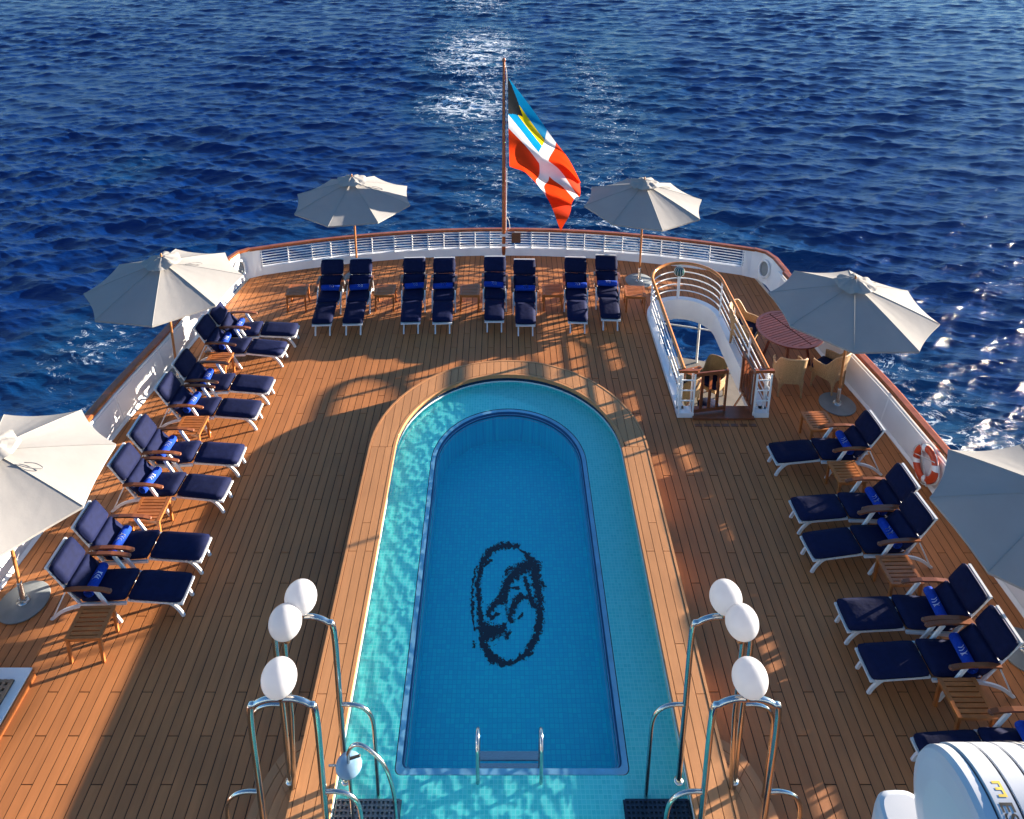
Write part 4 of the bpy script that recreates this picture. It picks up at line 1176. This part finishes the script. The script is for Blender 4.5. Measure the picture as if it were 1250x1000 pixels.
# furniture glimpsed on the lower deck
for i, (x, y) in enumerate(((4.75, 15.2), (4.0, 16.2))):
    t = thing('round_stool', ['dark round stool on the lower deck seen through the stairwell', 'dark round stool near the lower deck edge below the stairwell'][i], 'stool', (x, y, -2.6), 0, 'stools on the lower deck')
    MB().lathe([(0.0005, 0.46), (0.22, 0.455), (0.25, 0.43), (0.25, 0.39), (0.0005, 0.38)], 20).build('seat', M['navy'], t)
    for k in range(4):
        a = k * PI / 2 + 0.5; MB().tube([(0.2 * math.cos(a), 0.2 * math.sin(a), 0), (0.16 * math.cos(a), 0.16 * math.sin(a), 0.39)], 0.015, 6).build('leg', M['steel'], t)
dup(ch0, (4.35, 15.75, -2.6), 0.6, 'wicker armchair on the lower deck, seen through the left half gate')
dup(ch0, (5.05, 16.05, -2.6), 2.4, 'wicker armchair on the lower deck, seen through the open right half of the stairwell')
dup(tb0, (4.75, 16.35, -2.6), 0.3, 'slatted side table on the lower deck between the two chairs below')
lr = thing('lower_railing', 'white railing round the lower deck edge below the stern', 'railing', (0, 17.8, -2.6))
child_of(MB().tube([aft_pt(x, -1.6, -0.15) for x in np.linspace(-6, 6, 31)], 0.02, 6).build('bar', M['white']), lr)
for x in (-5.8, -3.5, -1.2, 1.2, 3.3, 5.05, 6.1):
    child_of(MB().tube([aft_pt(x, -2.6, -0.15), aft_pt(x, -0.3, -0.1)], 0.03, 8).build('post', M['white']), lr)

# ------------------------------------------------------------------ flagpole and flag
fp = thing('flagpole', 'tall varnished wooden flagpole at the middle of the stern rail', 'flagpole', (0.04, 18.26, 0))
MB().tube([(0, 0, 0), (0, 0, 2.6), (0, 0, 5.2)], [0.05, 0.044, 0.03], 12).build('pole', M['varnish'], fp)
MB().lathe([(0.030, 5.19), (0.045, 5.21), (0.045, 5.25), (0.0005, 5.28)], 12).build('truck', M['varnish'], fp)
MB().box((0, -0.02, 0.30), (0.20, 0.06, 0.07)).box((0, -0.02, 0.58), (0.20, 0.06, 0.07)).build('bracket', M['white'], fp)
MB().tube([(0.06, -0.02, 0.7), (0.075, -0.01, 2.4), (0.07, 0, 4.9), (0.02, 0, 5.2)], 0.007, 5).tube([(0.06, -0.02, 0.7), (0.16, -0.05, 0.78), (0.13, -0.05, 1.0), (0.07, -0.02, 1.1)], 0.008, 5).build('halyard', M['rope'], fp)

def build_flag():
    # outline of the drooping cloth: columns along the fly (a), three heights (b = 0, .5, 1), metres beside the pole
    def w(u, v, y=18.30):
        s = v + 180; z = 10 * (1 - y / (10440 / s - 3)); return Vector(((u - 613) * 10.44 * (1 - z / 10) / s, 0, z))
    ctrl = {0.0: ((620, 94), (620.5, 148), (622, 203)), 0.25: ((649, 133), (640, 171), (643, 212)), 0.5: ((673.5, 166), (664, 201), (661, 238)),
            0.75: ((692, 190), (685, 217), (675, 258)), 1.0: ((709, 223), (704, 240), (686.5, 277))}
    ak = sorted(ctrl); NA, NB = 160, 104
    cols3 = [[w(*p) for p in ctrl[a]] for a in ak]
    rowcurves = [smooth_path([c[i] for c in cols3], NA // 4) for i in range(3)]
    mats = [M['f_red'], M['f_white'], M['f_aqua'], M['f_gold'], M['f_black']]
    mb = MB(); vs = []
    for i in range(NA + 1):
        a = i / NA
        p0, p1, p2 = (rowcurves[k][min(i, len(rowcurves[k]) - 1)] for k in range(3))
        for j in range(NB + 1):
            b = j / NB
            p = p0 * (2 * (b - 0.5) * (b - 1)) + p1 * (4 * b * (1 - b)) + p2 * (2 * b * (b - 0.5))
            # soft folds running from the hoist top towards the fly
            ph = 2 * PI * (1.75 * b + 0.95 * a) 
            amp = 0.25 * min(1, a * 2.2) * (0.55 + 0.45 * b)
            y = 18.30 + amp * math.sin(ph + 0.5) + 0.05 * a * math.sin(ph * 2.3 + 1)
            x = p.x + 0.05 * min(1, a * 3) * math.cos(ph * 1.3) * b
            vs.append((x, y, p.z + 0.03 * math.sin(ph * 1.7) * a))
    def colour(a, b):
        if a < 0.44 and b < 0.42:
            aa, bb = a / 0.44, b / 0.42
            if bb < 0.5 and aa < 0.45 * (bb / 0.5) or bb >= 0.5 and aa < 0.45 * ((1 - bb) / 0.5): return 4
            return 3 if 0.34 < bb < 0.66 else 2
        if 0.44 <= a <= 0.565 or 0.42 <= b <= 0.58: return 1
        return 0
    for i in range(NA):
        for j in range(NB):
            q = (i * (NB + 1) + j, (i + 1) * (NB + 1) + j, (i + 1) * (NB + 1) + j + 1, i * (NB + 1) + j + 1)
            mb.f.append(q); mb.sm.append(True); mb.mi.append(colour((i + 0.5) / NA, (j + 0.5) / NB))
    mb.v = vs
    o = mb.build('flag', mats)
    tag(o, 'red ensign with white cross and aqua, gold and black canton hanging from the flagpole', 'flag')
build_flag()

# ------------------------------------------------------------------ lifebuoy on the right bulwark
lb = thing('lifebuoy', 'orange lifebuoy with white bands hung on the right bulwark', 'lifebuoy', (7.05, 10.62, 0.33))
def lb_pt(a, r, h=0.0):
    yv = Vector((0.05, -1, 0)).normalized(); zv = Vector((0.16, 0, 1)).normalized(); n = yv.cross(zv)
    if n.x > 0: n = -n
    return (yv * math.cos(a) + zv * math.sin(a)) * r + n * h + Vector((-0.03, 0, 0))
def torus_part(a0, a1, R0, r0, n, mname, name, closed=False):
    m = MB(); vs = []; k = 12; st = n + (0 if closed else 1)
    for i in range(st):
        a = a0 + (a1 - a0) * i / n
        for j in range(k):
            t = 2 * PI * j / k; vs.append(lb_pt(a, R0 + r0 * math.cos(t), 0.03 + r0 * 0.8 * math.sin(t)))
    fs = [(i * k + j, i * k + (j + 1) % k, ((i + 1) % st) * k + (j + 1) % k, ((i + 1) % st) * k + j) for i in range(n) for j in range(k)]
    m.add(vs, fs, True); return m.build(name, M[mname], lb)
torus_part(0, 2 * PI, 0.245, 0.062, 48, 'orange', 'ring', True)
for a in (0.3, 1.87, 3.44, 5.01): torus_part(a, a + 0.34, 0.245, 0.066, 5, 'white', 'band')
rp = [lb_pt(a, 0.245 + 0.085 + 0.02 * math.cos(4 * a), 0.03) for a in np.linspace(0, 2 * PI, 40, endpoint=False)]
MB().tube(rp, 0.009, 5, closed=True).build('grab_line', M['rope'], lb)
MB().tube([lb_pt(2.3, 0.34, 0.07), lb_pt(5.4, 0.34, 0.07)], 0.009, 5).tube([lb_pt(3.3, 0.33, 0.07), lb_pt(0.8, 0.3, 0.075)], 0.009, 5).build('lashing', M['rope'], lb)

# ------------------------------------------------------------------ deck locker bottom left
lk = thing('deck_locker', 'low white deck locker with a teak grate top, cut by the left edge', 'locker', (-6.6, 6.7, 0))
LX, LY, LH = -5.93, 7.38, 0.15
MB().box((LX - 0.55, LY - 1.0, LH / 2), (1.1, 2.0, LH)).build('body', M['white'], None)
lko = bpy.data.objects['body']; child_of(lko, lk)
child_of(MB().bar((LX + 0.012, LY, LH / 2 - 0.01), (LX + 0.012, LY - 2.0, LH / 2 - 0.01), 0.024, LH - 0.02).build('side_board', M['table']), lk)
m = MB(); m.box((LX - 0.40, LY - 0.84, LH + 0.012), (0.56, 1.35, 0.02)); child_of(m.build('grate_tray', M['dark']), lk)
m = MB()
for i in range(8): m.box((LX - 0.40 - 0.26 + 0.52 * i / 7, LY - 0.84, LH + 0.036), (0.036, 1.32, 0.03))
for i in range(19): m.box((LX - 0.40, LY - 1.48 + 1.28 * i / 18, LH + 0.033), (0.54, 0.036, 0.03))
child_of(m.build('grate', M['grate']), lk)

# ------------------------------------------------------------------ life raft canister, upper deck edge it rests on
ud = MB(); ud.box((0, 0.2, 3.6), (14.4, 3.6, 0.25)); udo = ud.build('upper_deck', M['white']); tag(udo, kind='structure')
for x in (-6.6, 0, 6.6):
    c_ = MB().tube([(x, 1.2, 0), (x, 1.2, 3.48)], 0.09, 12).build('pillar', M['white']); child_of(c_, udo)
RX, RY, RZ, RR_ = 2.50, 2.93, 4.72, 0.47
rf = thing('life_raft_canister', 'white ribbed life raft canister with black letters and yellow mark at the lower right corner', 'life raft', (RX + 0.6, RY, RZ))
prof = [(0.0005, -0.015), (0.30, -0.02), (0.40, -0.012), (0.445, 0.0), (0.462, 0.03), (0.462, 0.085), (0.448, 0.09), (0.448, 0.10), (RR_, 0.105)]
x = 0.105
for i in range(9):
    prof += [(RR_, x + 0.108), (RR_ - 0.012, x + 0.111), (RR_ - 0.012, x + 0.126), (RR_, x + 0.129)]; x += 0.129
prof += [(0.445, x + 0.03), (0.30, x + 0.05), (0.0005, x + 0.05)]
def raft_shell(seg=72):
    m = MB()
    row = lambda rad, ax: [(RX + ax, RY + rad * math.cos(2 * PI * k / seg), RZ + rad * math.sin(2 * PI * k / seg)) for k in range(seg)]
    for (r0, a0), (r1, a1) in zip(prof, prof[1:]): m.strip(row(r1, a1), row(r0, a0), True, True)
    return m
child_of(raft_shell().build('shell', M['raft']), rf)
def raft_ring(ax, w, r, t0, t1, mt, name, n=48, skew=0.0):
    m = MB(); A, B = [], []
    for i in range(n + 1):
        t = t0 + (t1 - t0) * i / n; a2 = ax + skew * math.sin((t - t0) / (t1 - t0) * PI)
        A.append(Vector((RX + a2, RY + r * math.cos(t), RZ + r * math.sin(t)))); B.append(Vector((RX + a2 + w, RY + r * math.cos(t), RZ + r * math.sin(t))))
    m.strip(B, A, True); return child_of(m.build(name, M[mt]), rf)
for i in (0, 1, 2, 3, 4, 5, 6): raft_ring(0.105 + 0.129 * i + 0.1115 - (0.118 if i == 0 else 0) * 0, 0.0135, RR_ - 0.0105, 0, 2 * PI, 'raftdark', 'strap')
raft_ring(0.092, 0.012, 0.4505, 0, 2 * PI, 'raftdark', 'strap')
# slanting lashing strap
m = MB(); A, B = [], []
for i in range(40):
    ax = 0.42 + 0.42 * i / 39
    A.append(Vector((RX + ax, RY + (RR_ + 0.006) * math.cos(R(30 + 85 * i / 39)), RZ + (RR_ + 0.006) * math.sin(R(30 + 85 * i / 39))))); B.append(A[-1] + Vector((0.022, 0, 0)))
m.strip(B, A, True); m.strip(A, B, True); child_of(m.build('lashing_strap', M['raftdark']), rf)
# lettering, wrapped round the shell; reading direction runs down the near side
def letter(body, ax0, ang, h, mt, name, mirror=False):
    cu = bpy.data.curves.new(name, 'FONT'); cu.body = body; cu.size = h * 1.4; cu.resolution_u = 4; cu.offset = 0.0018
    tmp = bpy.data.objects.new(name, cu); C.objects.link(tmp)
    bpy.context.view_layer.update()
    me = bpy.data.meshes.new_from_object(tmp.evaluated_get(bpy.context.evaluated_depsgraph_get()))
    bpy.data.objects.remove(tmp); bpy.data.curves.remove(cu)
    bm = bmesh.new(); bm.from_mesh(me)
    bmesh.ops.triangulate(bm, faces=bm.faces)
    for v in bm.verts:
        cx, cy = v.co.x, v.co.y
        if mirror: cx, cy = h - cy, h - cx         # upright mark with its spine to the right
        t = R(ang) + cx / RR_            # along the text: further round towards the viewer side and down
        v.co = Vector((RX + ax0 + cy, RY + (RR_ + 0.0012) * math.cos(t), RZ + (RR_ + 0.0012) * math.sin(t)))
    for f in bm.faces:
        f.normal_update()
    bm.to_mesh(me); bm.free(); me.materials.clear(); me.materials.append(M[mt])
    return child_of(link(name, me), rf)
letter('ESP', 0.126, 94.5, 0.070, 'ink', 'lettering')
letter('E', 0.118, 82.5, 0.078, 'yellow', 'logo', True)
# cradle brackets from the upper deck
cr = MB()
for dx in (0.35, 1.0):
    cr.bar((RX + dx, 1.6, 3.75), (RX + dx, RY + 0.1, RZ - 0.50), 0.08, 0.10); cr.bar((RX + dx, 1.7, 3.75), (RX + dx, 2.15, 4.6), 0.08, 0.08)
cro = cr.build('cradle', M['white']); child_of(cro, rf)
# vent housing beside the canister
vh = thing('vent_housing', 'small rounded white vent housing left of the life raft canister', 'vent', (2.50, 3.28, 4.2))
sec = []
mb = MB(); rows = []
for i, (z, s) in enumerate(((-0.75, 1.0), (0.0, 1.0), (0.06, 0.97), (0.09, 0.90), (0.10, 0.78))):
    rows.append([Vector((0.16 * s * math.copysign(abs(math.cos(t)) ** 0.6, math.cos(t)), 0.24 * s * math.copysign(abs(math.sin(t)) ** 0.6, math.sin(t)), z)) for t in np.linspace(0, 2 * PI, 32, endpoint=False)])
for a, b in zip(rows, rows[1:]): mb.strip(a, b, True, True)
mb.add(rows[-1], [tuple(range(32))])
mb.build('housing', M['raft'], vh)
MB().box((0.14, 0.1, -0.1), (0.05, 0.12, 0.35)).build('latch', M['orange'], vh)
